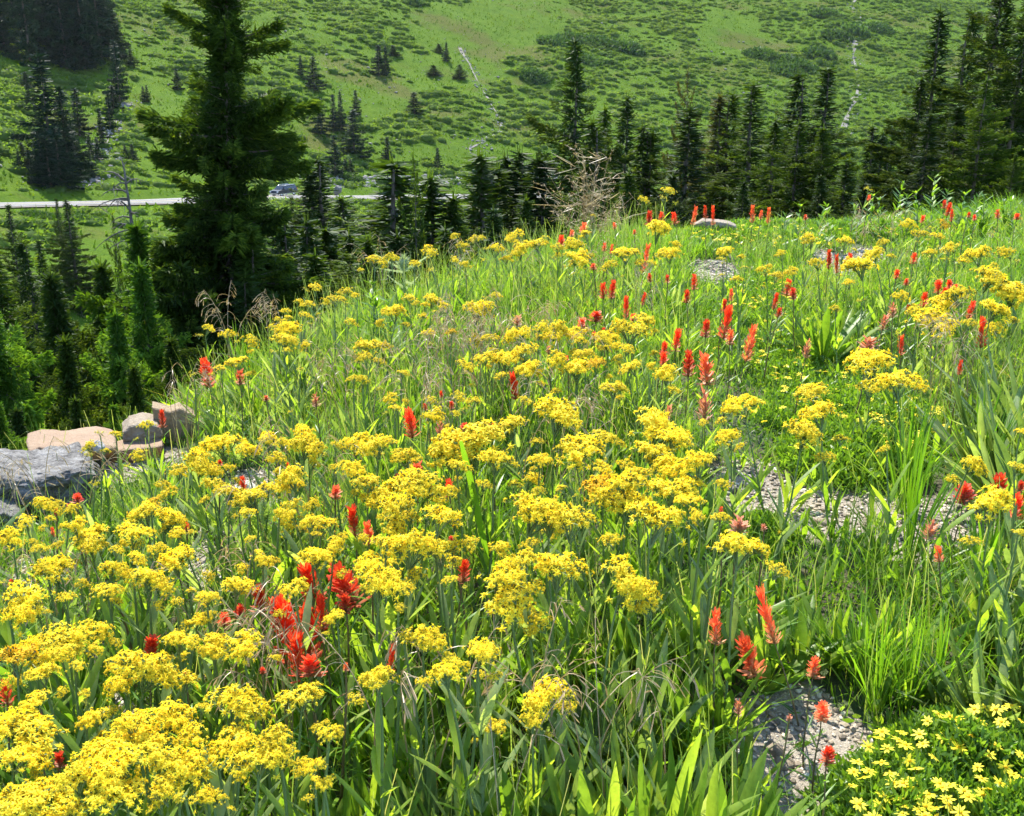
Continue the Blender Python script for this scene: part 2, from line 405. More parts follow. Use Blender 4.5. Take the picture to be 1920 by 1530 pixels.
keep = ((q > 9) | ((q < -9) & (r_ > 60))) & (cl > .41 + .45 * lawn) & (py > -260)
keep &= rs.uniform(size=n) < .8
X, Y, Z, q, cl, r_ = [k[keep] for k in (X, Y, Z, q, cl, r_)]
sz = rs.uniform(.5, 1.4, len(X)) * (.7 + 1.2 * vn(X / 9, Y / 9, 40)); P = np.stack([X, Y, Z + sz * .1], 1)
P[:, 2] -= sz * .12
mb = MB(); vcol = np.clip(vn(X / 14, Y / 14, 50) * .7 + rs.uniform(-.2, .4, len(X)), 0, 1)
blobs(mb, P, np.stack([sz * 1.0, sz * .75, sz * .5], 1), I1, rs, .3, vcol * .7)
k = 64; nn = len(X) * k; idx = np.repeat(np.arange(len(X)), k)
D = rdir(nn, .15, 1.3, rs); s_ = sz[idx][:, None]
base = P[idx] + D * s_ * np.array([1.25, .95, .6]) * rs.uniform(.7, 1.05, (nn, 1))
mb.add(*strips(base, nrm(rs.normal(0, 1, (nn, 3)) * [1, 1, .45] + [0, 0, .25]), sides(D, rs), sz[idx] * .22, sz[idx] * .17, 0 * D, 1, lambda a: 1 - .75 * a, v=vcol[idx] * .8 + rs.uniform(0, .25, nn)))
M_shrub = leafmat('willow_leaf', [(0, (.075, .145, .028)), (.5, (.12, .195, .04)), (1, (.17, .245, .06))], .6, .8, .08, (1.4, 1.35, .4))
XX, YY, ZZ = X, Y, Z
tag(ob('willow_scrub', mb.mesh('willow_scrub', M_shrub)), 'low grey-green willow scrub covering the far slope in rounded clumps', 'shrubbery', kind='stuff')

n = 90000; r_ = np.sqrt(rs.uniform(60 ** 2, 500 ** 2, n)); a_ = np.radians(rs.uniform(-31, 31, n)); X = r_ * np.sin(a_); Y = r_ * np.cos(a_); q, _z = roadq(X, Y); kk = (np.abs(q) > 7.5) & (vn(X / 2.5, Y / 2.5, 66) > .3)
X, Y = X[kk], Y[kk]; n = len(X); D = rdir(n, .4, 1.4, rs); mb = MB(); mb.add(*strips(np.stack([X, Y, T(X, Y)], 1), D, sides(D, rs), rs.uniform(.25, .8, n), rs.uniform(.15, .5, n), 0 * D, 1, lambda a: 1 - .7 * a, v=np.clip(vn(X / 5, Y / 5, 67) + rs.normal(0, .2, n), 0, 1)))
M_tuft = leafmat('slope_tuft', [(0, (.04, .10, .008)), (.6, (.08, .155, .012)), (1, (.13, .19, .02))], .5, .9, .05)
tag(ob('slope_grass', mb.mesh('slope_grass', M_tuft, False)), 'coarse bright grass tufts on the far slope', 'grass', kind='stuff')
# scattered pale stones and the three stony gullies
mb = MB(); n = 3800
r_ = np.sqrt(rs.uniform(150 ** 2, 400 ** 2, n)); a_ = np.radians(rs.uniform(-30, 30, n)); X = r_ * np.sin(a_); Y = r_ * np.cos(a_); q, _z = roadq(X, Y)
kk = (q > 6) & (vn(X / 20, Y / 20, 61) > .45); X, Y = X[kk], Y[kk]
s_ = rs.uniform(.07, .2, len(X)) * rs.choice([1, 1, 1, 1, 1, 1, 2.2], len(X)); P = np.stack([X, Y, T(X, Y) + s_ * .5], 1)
blobs(mb, P, np.stack([s_ * 1.4, s_, s_ * .7], 1), I1, rs, .25)
tag(ob('slope_stones', mb.mesh('slope_stones', M_rock, False)), 'small pale stones scattered over the far green slope', 'stones', kind='stuff')
GUL = [('stony_gully', [(1600, -40), (1612, -10), (1596, 12), (1614, 28), (1610, 45), (1604, 75), (1600, 110), (1612, 145), (1606, 180), (1592, 210), (1580, 245)], 1.3, 620, 'white stony gully running down the far slope at the right'),
       ('worn_trail', [(862, 90), (880, 120), (900, 160), (920, 195), (942, 228), (935, 250), (905, 268), (880, 280)], .5, 300, 'narrow stony trail winding down the middle of the far slope'),
       ('stony_gully', [(238, 195), (222, 215), (204, 255), (198, 280), (190, 300), (180, 330), (165, 352)], .8, 420, 'pale stony gully between the dark spruces at the left'),]
for (nm, pts, wd, cnt, lab) in GUL:
    G = np.array([gfar(*p)[0] for p in pts]); tt = np.linspace(0, len(G) - 1, 70)
    C = np.stack([np.interp(tt, range(len(G)), G[:, k]) for k in range(2)], 1)
    wv = wd * np.clip(1.7 * vn(tt * 1.9, tt * 0, 3) - .25, .06, 2); tn = nrm(np.gradient(C, axis=0)); nn_ = np.stack([-tn[:, 1], tn[:, 0]], 1)
    cols = []
    for s in (-1, -.5, 0, .5, 1):
        xy = C + nn_ * (wv * s)[:, None]; cols.append(np.stack([xy[:, 0], xy[:, 1], T(xy[:, 0], xy[:, 1]) + .12], 1))
    V = np.stack(cols, 1); i = (np.arange(69)[:, None] * 5 + np.arange(4)[None]).ravel()
    mb = MB(); mb.add(V.reshape(-1, 3), np.stack([i, i + 5, i + 6, i + 1], 1))
    tag(ob(nm, mb.mesh(nm, M_dirt)), lab, 'gully', kind='structure')
    j = rs.randint(0, 70, cnt); xy = C[j] + nn_[j] * (rs.normal(0, .8, cnt) * wv[j])[:, None] + rs.normal(0, .7 + wd * .4, (cnt, 2)) * [1, 3]
    s_ = rs.uniform(.05, .2, cnt) * rs.choice([1, 1, 1, 1.9], cnt); mb = MB(); blobs(mb, np.stack([xy[:, 0], xy[:, 1], T(xy[:, 0], xy[:, 1]) + s_ * .4], 1), np.stack([s_ * 1.3, s_, s_ * .8], 1), I1, rs, .25)
    tag(ob('scree', mb.mesh('scree', M_rock, False)), 'loose pale stones filling the ' + lab.split(' ', 1)[1], 'scree', kind='stuff')
# rocky cut bank above the road
mb = MB(); n = 700; j = rs.randint(0, 0 + 1, n)
pxs = rs.uniform(600, 1060, n); P = []
for x_ in pxs:
    yy = 352 - (x_ - 600) * .02 + rs.uniform(-14, 8); P.append(gfar(x_, yy - 6)[0])
P = np.array(P); s_ = rs.uniform(.12, .5, n); blobs(mb, P, np.stack([s_ * 1.4, s_, s_ * .7], 1), I1, rs, .25)
tag(ob('bank_rubble', mb.mesh('bank_rubble', M_rock, False)), 'broken rock on the cut bank above the road', 'rubble', kind='stuff')
# ------------------------------------------------------------------ conifers
def conifer(seed, H, prof, nb, tw, tl, twid, t0=.03, open_=0.0, trunk_r=.012, wood=True, cross=2, upk=.75, wh=.6, latk=.30):
    """returns (trunk mesh builder, crown mesh builder); prof(t, az) is the branch reach at height t*H"""
    rs = np.random.RandomState(seed)
    tr = MB(); zz = np.linspace(0, H * .985, 12); wob = np.cumsum(rs.normal(0, H * .0015, (12, 2)), 0)
    pts = np.column_stack([wob, zz]); tr.add(*tube(pts, H * trunk_r * (1 - .93 * zz / H), 7))
    t = np.sort(np.clip(t0 + (1 - t0) * (rs.uniform(0, 1, nb) ** .92), t0, .985)); az = np.arange(nb) * 2.39996 + rs.normal(0, .35, nb)
    # whorls: bundle heights
    wn = max(9, nb // 8); t = np.clip(t + (np.round(t * wn) / wn - t) * wh * np.clip(1.5 - 1.5 * t, 0, 1), 0, .985)
    Lb = np.array([prof(a, b) for a, b in zip(t, az)]) * rs.uniform(.6, 1.25, nb)
    if open_: Lb *= np.where(rs.uniform(size=nb) < open_, rs.uniform(.25, .6, nb), 1)
    D = np.stack([np.cos(az), np.sin(az), upk * t ** 2 - .28 + rs.normal(0, .1, nb)], 1); D = nrm(D)
    cx = np.interp(t * H, zz, wob[:, 0]); cy = np.interp(t * H, zz, wob[:, 1])
    P = np.stack([cx, cy, t * H], 1); B = np.zeros((nb, 3)); B[:, 2] = Lb * rs.uniform(.05, .3, nb)
    if wood:
        V, Fc, vv = strips(P, D, hside(D), Lb * .95, np.maximum(Lb * .035, H * .0012), B, 3, lambda a: 1 - .85 * a); tr.add(V, Fc)
        V, Fc, vv = strips(P, D, nrm(np.cross(D, hside(D))), Lb * .95, np.maximum(Lb * .035, H * .0012), B, 3, lambda a: 1 - .85 * a); tr.add(V, Fc)
    cr = MB()
    cnt = np.maximum(3, (tw * (Lb / Lb.mean()) ** 1.6).astype(int)); idx = np.repeat(np.arange(nb), cnt); n = len(idx)
    s = .1 + .9 * rs.uniform(0, 1, n) ** .5
    C = P[idx] + D[idx] * (Lb[idx] * s)[:, None] + B[idx] * (s ** 2)[:, None]
    S = hside(D)[idx]; sg = rs.choice([-1, 1], n)[:, None]
    lat = (Lb[idx] * (1.05 - s) * latk * rs.uniform(0, 1, n))[:, None]
    C = C + S * sg * lat + np.stack([0 * s, 0 * s, -lat[:, 0] * .25 + rs.normal(0, tl * .25, n)], 1)
    dd = nrm(D[idx] * .9 + S * sg * rs.uniform(.2, 1.1, (n, 1)) + np.stack([0 * s, 0 * s, rs.normal(-.02, .38, n)], 1) + rs.normal(0, .22, (n, 3)))
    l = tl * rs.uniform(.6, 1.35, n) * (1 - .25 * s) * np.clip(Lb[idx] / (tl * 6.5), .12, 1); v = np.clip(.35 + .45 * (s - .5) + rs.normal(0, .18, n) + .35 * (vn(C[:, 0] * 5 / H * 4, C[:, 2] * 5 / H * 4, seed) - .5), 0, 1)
    s1 = nrm(hside(dd) + rs.normal(0, .9, dd.shape))
    for c in range(cross):
        sd = s1 if c == 0 else nrm(np.cross(dd, s1))
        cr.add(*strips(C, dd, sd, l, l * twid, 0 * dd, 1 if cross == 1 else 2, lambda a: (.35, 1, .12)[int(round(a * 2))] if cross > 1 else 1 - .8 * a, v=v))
    # inner fill so the crown is not see-through near the stem, and leader tip
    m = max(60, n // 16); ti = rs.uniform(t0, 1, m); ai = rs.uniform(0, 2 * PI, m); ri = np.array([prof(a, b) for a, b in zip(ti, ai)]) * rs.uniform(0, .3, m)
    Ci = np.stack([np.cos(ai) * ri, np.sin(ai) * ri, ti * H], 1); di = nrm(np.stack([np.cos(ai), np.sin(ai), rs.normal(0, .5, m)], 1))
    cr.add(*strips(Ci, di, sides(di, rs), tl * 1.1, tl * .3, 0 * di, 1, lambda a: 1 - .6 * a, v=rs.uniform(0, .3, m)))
    m = 22; zt = rs.uniform(.90, 1.0, m) * H; di = rdir(m, .7, 1.5, rs)
    cr.add(*strips(np.stack([0 * zt, 0 * zt, zt * .995], 1), di, sides(di, rs), tl * .5, tl * .12, 0 * di, 1, lambda a: 1 - .8 * a, v=.6))
    up = np.array([[0, 0, 1.]] * 4); cr.add(*strips(np.array([[0, 0, .95 * H]] * 4), nrm(up + rs.normal(0, .04, (4, 3))), rdir(4, 0, .05, rs), H * .075, tl * .3, 0 * up, 2, lambda a: 1 - .9 * a, v=.5))
    return tr, cr

def pr_spruce(rb, p=.85, seed=0, lump=.22):
    def f(t, az): return rb * (max(1 - t, 0) ** p) * min(1, (1 - t) / .16) ** .6 * (1 + lump * 1.4 * (float(vn(t * 9 + seed, az * 1.3 + seed * 3, seed)) - .5)) + rb * .02
    return f
VAR = {}
def variants():
    for i in range(4):
        VAR['slim', i] = conifer(100 + i, 1, pr_spruce(.16, .72, i, .45), 160, 130, .019, .26, open_=.2, cross=2)
        VAR['wide', i] = conifer(120 + i, 1, pr_spruce(.25, .75, i + 9, .5), 150, 175, .02, .27, open_=.25, cross=2)
        VAR['far', i] = conifer(140 + i, 1, pr_spruce(.19, .95, i + 20, .25), 90, 80, .05, .36, wood=False, cross=2)
    for i in range(2):
        VAR['open', i] = conifer(160 + i, 1, pr_spruce(.30, .45, i + 30, .6), 70, 120, .02, .32, t0=.15, open_=.35, trunk_r=.014)
        VAR['bushy', i] = conifer(180 + i, 1, pr_spruce(.34, .62, i + 50, .5), 200, 240, .028, .26, t0=.04, open_=.3, trunk_r=.014, upk=.45, wh=.3, latk=.55)
        VAR['fine', i] = conifer(170 + i, 1, pr_spruce(.26, .62, i + 40, .55), 170, 250, .016, .3, open_=.2, cross=2)
    for k in list(VAR):
        tr, cr = VAR[k]; VAR[k] = (tr.mesh('trunk', M_bark), cr.mesh('crown', needle('dark'), False))
variants()
def tree(name, X, Y, H, rad, kind, i, col, label, group, z0=None, lean=(0, 0)):
    base = {'slim': .15, 'wide': .25, 'far': .17, 'open': .30, 'fine': .26, 'bushy': .34}[kind]
    z = (T1(X, Y) if z0 is None else z0) - .02 * H
    k = VAR[kind, i % (2 if kind in ('open', 'fine', 'bushy') else 4)]
    e = empty(name, (X, Y, z), label, 'tree', group, rot=(lean[0], lean[1], R.uniform(0, 6.28)), sc=(rad / base, rad / base, H))
    ob('trunk', k[0], e); c = ob('crown', k[1], e); c.material_slots[0].link = 'OBJECT'; c.material_slots[0].material = needle(col)
    return e
ORD = ['first', 'second', 'third', 'fourth', 'fifth', 'sixth', 'seventh', 'eighth', 'ninth', 'tenth', 'eleventh', 'twelfth', 'thirteenth', 'fourteenth', 'fifteenth', 'sixteenth',
       'seventeenth', 'eighteenth', 'nineteenth', 'twentieth', 'twenty-first', 'twenty-second', 'twenty-third', 'twenty-fourth', 'twenty-fifth', 'twenty-sixth', 'twenty-seventh', 'twenty-eighth', 'twenty-ninth', 'thirtieth']
def zonelabel(items, zones, what):
    """items: list of dicts with x,y (photo position); sets label by nearest zone and order from the left"""
    for it in items:
        it['zone'] = min(range(len(zones)), key=lambda k: ((it['x'] - zones[k][0]) / zones[k][3]) ** 2 + ((it['y'] - zones[k][1]) / zones[k][4]) ** 2) if len(zones[0]) > 3 else \
            min(range(len(zones)), key=lambda k: (it['x'] - zones[k][0]) ** 2 + (1.6 * (it['y'] - zones[k][1])) ** 2)
    for z in range(len(zones)):
        g = sorted([it for it in items if it['zone'] == z], key=lambda it: it['x'])
        for k, it in enumerate(g):
            o = 'leftmost' if k == 0 and len(g) > 1 else 'rightmost' if k == len(g) - 1 and len(g) > 1 else (ORD[k] + ' from left' if len(g) > 1 else '')
            for lb in (f"{it.get('adj', '')} {what}, {o} {zones[z][2]}", f"{what}, {o} {zones[z][2]}"):
                it['label'] = ' '.join(lb.replace(' ,', ',').split())
                if len(it['label'].split()) <= 16: break

# far trees standing on the slope: top x,y  base y  width
FART = [(225, 95, 192, 24), (215, 168, 212, 18), (208, 185, 242, 16), (100, 140, 325, 62), (132, 190, 335, 42), (150, 180, 255, 28), (115, 255, 352, 44), (82, 260, 348, 34), (143, 245, 322, 28), (96, 270, 356, 44),
        (193, 215, 276, 15), (170, 255, 290, 13), (185, 265, 302, 13), (172, 290, 332, 13), (50, 140, 165, 13), (57, 165, 206, 17), (42, 272, 291, 14), (38, 290, 322, 9), (58, 285, 322, 13), (236, 275, 297, 10), (250, 275, 305, 12),
        (247, 97, 125, 14), (333, 135, 168, 14), (270, 167, 192, 9), (277, 165, 192, 9), (590, 115, 172, 22), (565, 110, 146, 10), (602, 190, 252, 20), (627, 185, 247, 15), (640, 180, 247, 15), (629, 260, 327, 24),
        (665, 215, 292, 36), (658, 300, 327, 12), (648, 300, 327, 12), (711, 92, 143, 20), (724, 92, 140, 11), (737, 88, 106, 16), (837, 85, 116, 11), (823, 85, 100, 16), (777, 178, 214, 22), (668, 175, 218, 14), (727, 262, 303, 16),
        (821, 280, 316, 13), (813, 125, 142, 22), (862, 125, 149, 20), (10, -20, 100, 30), (57, -55, 118, 30), (112, -70, 112, 50), (132, -60, 122, 50), (160, -50, 130, 50), (190, -45, 112, 50), (214, 30, 96, 30),
        (78, -60, 62, 40), (96, 62, 114, 13), (0, 20, 100, 30), (88, -50, 90, 40), (146, -30, 118, 40), (175, -30, 105, 44), (205, -20, 90, 30), (25, -60, 40, 30), (40, -50, 60, 30), (125, -20, 128, 44), (538, 372, 372, 0)]
FART = [f for f in FART if f[3] > 0]
fz = [(130, 30, 'in the dark stand at the top left'), (100, 260, 'in the stand above the road at left'), (220, 190, 'beside the left stony gully'), (55, 180, 'on the open slope at far left'), (250, 300, 'on the slope above the dead tree'),
      (640, 260, 'on the slope above the dark vehicle'), (580, 140, 'on the slope right of the big spruce'), (720, 110, 'high on the slope left of the trail'), (840, 110, 'at the top of the trail'), (770, 220, 'on the slope left of the trail bend'), (310, 150, 'on the slope just left of the big spruce')]
its = []
for k, (x, yt, yb, wd) in enumerate(FART):
    P, D = gfar(x, yb); H = (yb - yt) / F * math.hypot(D, P[2] - CZ) * 1.02
    its.append(dict(x=x, y=(max(yt, 0) + yb) / 2, P=P, H=H, r=max(wd / 2 / F * D * 1.75, H * .18), adj='tall' if H > 11 else 'small' if H < 5 else 'mid-sized'))
zonelabel(its, fz, 'far dark spruce')
for k, it in enumerate(its): tree('spruce_tree', it['P'][0], it['P'][1], it['H'], it['r'], 'far', k, 'far', it['label'], 'far spruces on the green slope')
# low dark krummholz patches
KR = [(1040, 72, 50, 24), (1075, 66, 40, 22), (1108, 72, 50, 22), (1145, 78, 46, 20), (1182, 84, 40, 26), (1000, 136, 40, 24), (1100, 105, 50, 16), (1430, 98, 46, 26), (1462, 108, 56, 24), (1500, 118, 50, 22), (1535, 95, 44, 26), (1605, 52, 36, 24), (1650, 48, 34, 16),
      (1545, 20, 40, 20), (1478, 128, 60, 18), (1570, 62, 40, 18), (660, 328, 34, 20), (775, -2, 30, 16), (95, 402, 50, 14), (150, 405, 60, 16), (70, 398, 44, 14)]
its = []
for (x, y, w_, h_) in KR:
    P, D = gfar(x, y + h_ / 2, r0=60 if y > 390 else 90); its.append(dict(x=x, y=y, P=P, w=w_ / F * D * 1.35, h=h_ / F * D * .8))
zonelabel(its, [(1100, 80, 'high behind the tallest middle spruce'), (1000, 136, 'alone right of the winding trail'), (1480, 105, 'left of the right gully'), (1620, 50, 'beside the top of the right gully'),
                (660, 328, 'on the bank above the road'), (775, 0, 'at the top edge of the slope'), (100, 402, 'just below the road at left')], 'low dark conifer thicket')
for k, it in enumerate(its):
    rs = np.random.RandomState(900 + k); n = 260; a = rs.uniform(0, 6.28, n); rr = np.sqrt(rs.uniform(0, 1, n)); hh = it['h'] * (1 - .6 * rr ** 2) * rs.uniform(.5, 1.05, n)
    xy = np.stack([np.cos(a) * rr * it['w'] / 2, np.sin(a) * rr * it['w'] / 2.5], 1); z = T(xy[:, 0] + it['P'][0], xy[:, 1] + it['P'][1]) - it['P'][2]
    mb = MB(); P = np.column_stack([xy, z]); D = nrm(rdir(n, .9, 1.5, rs)); mb.add(*strips(P, D, sides(D, rs), hh, it['h'] * .3, 0 * D, 3, lambda q: (1 - q) * .9 + .1, v=rs.uniform(.1, .8, n)))
    m = 700; j = rs.randint(0, n, m); Q = P[j] + np.stack([rs.normal(0, .1, m) * it['w'] * .3, rs.normal(0, .1, m) * it['w'] * .3, hh[j] * rs.uniform(.2, .85, m)], 1); D = rdir(m, -.2, 1, rs)
    mb.add(*strips(Q, D, sides(D, rs), it['h'] * .3, it['h'] * .13, 0 * D, 1, lambda q: 1 - .7 * q, v=rs.uniform(.2, 1, m)))
    ms = mb.mesh('conifer_thicket', needle('low'), False); tag(ob('conifer_thicket', ms, loc=it['P']), it['label'], 'thicket', 'low conifer thickets on the far slope')

# mid-distance trees: top x, top y, width px, distance, kind, colour
MIDT = [  # right block
    (1765, 22, 120, 31, 'slim', 'dark'), (1826, 25, 120, 34, 'slim', 'dark'), (1892, -70, 190, 29, 'wide', 'dark'), (1935, -20, 170, 27, 'wide', 'dark'), (1728, 150, 80, 30, 'slim', 'dark'), (1850, 150, 120, 24, 'wide', 'near'), (1800, 200, 110, 26, 'slim', 'dark'),
    (1745, 215, 90, 24, 'slim', 'dark'), (1905, 290, 110, 15, 'fine', 'near'),
    # middle right
    (1498, 140, 110, 45, 'slim', 'dark'), (1552, 130, 110, 45, 'slim', 'dark'), (1414, 160, 120, 42, 'slim', 'near'), (1350, 182, 90, 46, 'slim', 'brown'), (1375, 178, 90, 46, 'slim', 'near'), (1290, 132, 120, 52, 'open', 'brown'),
    (1294, 205, 120, 40, 'slim', 'dark'), (1455, 225, 80, 38, 'slim', 'near'), (1500, 230, 130, 36, 'wide', 'near'), (1545, 240, 110, 36, 'wide', 'near'), (1637, 240, 60, 55, 'slim', 'dark'), (1655, 250, 66, 55, 'slim', 'dark'), (1673, 265, 50, 55, 'slim', 'dark'), (1710, 290, 70, 40, 'slim', 'dark'), (1590, 300, 80, 34, 'slim', 'near'),
    (1175, 186, 74, 48, 'slim', 'dark'), (1206, 238, 74, 44, 'slim', 'near'), (1224, 250, 70, 44, 'slim', 'near'), (1079, 76, 140, 42, 'wide', 'dark'), (1135, 205, 70, 44, 'slim', 'near'), (1112, 230, 90, 38, 'slim', 'near'),
    (1012, 300, 90, 36, 'slim', 'dark'), (976, 288, 60, 38, 'slim', 'dark'), (951, 295, 66, 38, 'slim', 'dark'), (932, 318, 60, 36, 'slim', 'near'), (899, 293, 80, 35, 'slim', 'near'), (908, 308, 66, 37, 'slim', 'dark'), (775, 292, 150, 28, 'open', 'near'), (740, 305, 110, 29, 'slim', 'near'), (806, 335, 80, 30, 'slim', 'near'), (850, 372, 90, 30, 'wide', 'near'),
    (1262, 330, 120, 31, 'wide', 'dark'), (1395, 340, 110, 29, 'wide', 'dark'), (1180, 325, 110, 30, 'wide', 'near'), (1115, 360, 110, 26, 'wide', 'near'), (985, 375, 110, 25, 'wide', 'near'), (925, 395, 110, 23, 'wide', 'dark'), (1540, 330, 110, 28, 'wide', 'dark'), (1620, 345, 80, 30, 'slim', 'dark'), (1680, 350, 90, 24, 'wide', 'near'),
    # behind the crest, lower middle
    (598, 300, 70, 60, 'slim', 'dark'), (578, 320, 56, 60, 'slim', 'dark'), (546, 372, 40, 75, 'slim', 'dark'), (640, 372, 90, 50, 'slim', 'near'), (575, 415, 90, 30, 'wide', 'dark'), (610, 430, 110, 34, 'slim', 'near'), (655, 440, 110, 32, 'wide', 'near'), (700, 400, 90, 36, 'slim', 'dark'), (690, 450, 110, 26, 'wide', 'near'),
    (745, 440, 130, 22, 'wide', 'dark'), (835, 430, 120, 23, 'wide', 'near'), (522, 405, 190, 21, 'wide', 'dark'), (590, 480, 130, 20, 'wide', 'near'), (345, 395, 170, 20, 'wide', 'near'), (468, 440, 200, 17.5, 'wide', 'near'),
    # left
    (124, 375, 66, 72, 'slim', 'dark'), (105, 373, 30, 78, 'slim', 'dark'), (15, 385, 54, 62, 'slim', 'dark'), (72, 452, 70, 46, 'slim', 'dark'), (40, 455, 110, 32, 'wide', 'dark'), (210, 400, 80, 34, 'open', 'near'), 
    (-15, 470, 130, 26, 'wide', 'near'), (190, 500, 150, 25, 'bushy', 'near'), (95, 520, 190, 21, 'bushy', 'dark'), (255, 425, 150, 21, 'bushy', 'fresh'), (300, 470, 190, 19, 'bushy', 'near'), (340, 500, 200, 17.5, 'bushy', 'near'), (262, 500, 190, 16.5, 'bushy', 'fresh'), (215, 590, 200, 14.5, 'bushy', 'fresh'), (120, 640, 190, 14, 'bushy', 'near'),
    (-30, 540, 190, 11.5, 'bushy', 'fresh'), (320, 640, 200, 13.5, 'bushy', 'near'), (50, 650, 200, 15, 'bushy', 'dark'), (395, 560, 200, 15, 'bushy', 'dark'), (460, 520, 180, 17, 'wide', 'dark'), (510, 560, 180, 15, 'bushy', 'dark'), (212, 762, 90, 9, 'bushy', 'fresh'), (-5, 760, 110, 8, 'bushy', 'fresh'), (140, 750, 130, 10, 'bushy', 'near'), (250, 690, 160, 12, 'bushy', 'near'), (30, 770, 130, 10, 'bushy', 'dark')]
mz = [(1840, 120, 'in the tall dark group at the right edge'), (1525, 180, 'in the clump left of the right gully'), (1400, 200, 'in the row right of the brown-tinged pine'), (1290, 180, 'around the brown-tinged pine'), (1655, 270, 'in the small group below the right gully'),
      (1190, 230, 'right of the dry grass plume'), (1080, 120, 'behind the dry grass plume'), (960, 310, 'between the road gap and dry grass plume'), (900, 300, 'in the pair beside the road gap'), (775, 320, 'in front of the road gap'), (1300, 360, 'low behind the pale crest rock'), (1470, 350, 'low behind the crest, left of centre gully'), (1680, 360, 'low behind the crest at right'),
      (1060, 370, 'low behind the dry grass plume'), (900, 400, 'low behind the thistle'), (590, 350, 'beside the dark vehicle'), (620, 450, 'below the dark vehicle'), (510, 540, 'at the foot of the big spruce'), (120, 400, 'below the road at left'), (50, 500, 'in the dark left-edge stand'), (270, 480, 'left of the big spruce trunk'), (180, 560, 'in the gap beneath the dead tree'),
      (90, 720, 'above the orange slab rock'), (10, 640, 'cut by the left picture edge'), (240, 740, 'just behind the cream boulder'), (380, 640, 'behind the angular tan rock')]
ADJ = {'dark': 'dark', 'near': 'dark green', 'fresh': 'bright green', 'brown': 'brown-tinged'}
KADJ = {'slim': 'slim', 'wide': 'broad', 'open': 'open-crowned', 'fine': 'dense', 'bushy': 'bushy'}
its = []
for k, (x, yt, wd, D, kind, col) in enumerate(MIDT):
    P = at(x, yt, D); zg = T1(P[0], P[1]); H = P[2] - zg
    H = max(H, 1.2); slant = math.hypot(D, P[2] - CZ)
    rad = wd / 2 / F * slant * (1.25 if kind in ('slim', 'wide') else 1.0)
    Hpx = H * F / slant; vis = (395 - yt) if x > 555 else 260
    if kind in ('slim', 'wide'): rad = min(max(wd / 2 / F * slant * 1.55 / min(1, max(.12, vis / Hpx)) ** .72, H * .14), H * .42)
    if kind == 'bushy': rad = max(wd / 2 / F * slant * 1.25, H * .25)
    if kind == 'fine': rad = max(rad, min(H, 7) * .27)
    its.append(dict(x=x, y=max(yt, 0) + 20, P=P, H=H, r=rad, zg=zg, kind=kind, col=col, adj=KADJ[kind] + ' ' + ADJ[col]))
zonelabel(its, mz, 'conifer')
for k, it in enumerate(its): tree('pine_tree' if it['kind'] == 'open' else 'spruce_tree', it['P'][0], it['P'][1], it['H'] / .98, it['r'], it['kind'], k, it['col'], it['label'], 'conifers beyond the meadow', z0=it['zg'])

# the big spruce left of centre
BD = 18.5; topP = at(418, -190, BD); zg = T1(topP[0], topP[1]) - .2; BH = topP[2] - zg; pxm = BD * 1.03 / F
_ys = [-190, -120, -60, 0, 40, 75, 105, 140, 170, 200, 230, 270, 320, 365, 420, 480, 560, 650, 740]
_l = [3, 18, 42, 78, 90, 135, 84, 60, 75, 95, 130, 130, 118, 125, 145, 165, 175, 190, 200]
_rr = [3, 18, 36, 52, 60, 68, 62, 48, 66, 150, 170, 140, 100, 62, 60, 92, 130, 150, 150]
def bigprof(t, az):
    b0 = bigp(t, az); b0 = bigp(t + .30 * (.4 * t * t - .2) * b0 / BH * 2, az); return b0
def bigp(t, az):
    z = zg + t * BH; d = math.sqrt(topP[0] ** 2 + topP[1] ** 2); el = math.atan2(z - CZ, d) + PITCH; y = 765 - F * math.tan(el)
    c = math.cos(az); l = np.interp(y, _ys, _l); r = np.interp(y, _ys, _rr); m = (l + r) / 2 * .85
    w_ = abs(c) ** 1.5; base = (r if c > 0 else l) * w_ + min(m, 110) * (1 - w_)
    return float(.98 * base * pxm * (1 + .4 * (vn(t * 24, az * 1.5, 77) - .5)))
tr, cr = conifer(77, BH, bigprof, 430, 270, .19, .22, t0=.05, open_=.3, upk=.4, wh=.15, trunk_r=.0135)
e = empty('spruce_tree', (topP[0], topP[1], zg), 'huge ragged spruce with dark boughs rising out of the top left, nearest big tree', 'tree')
_b = at(398, 780, BD); e.location = (_b[0], _b[1], zg); e.rotation_euler = Vector((topP[0] - _b[0], topP[1] - _b[1], BH)).to_track_quat('Z', 'Y').to_euler()
ob('trunk', tr.mesh('trunk', M_bark), e); ob('crown', cr.mesh('crown', needle('big'), False), e)

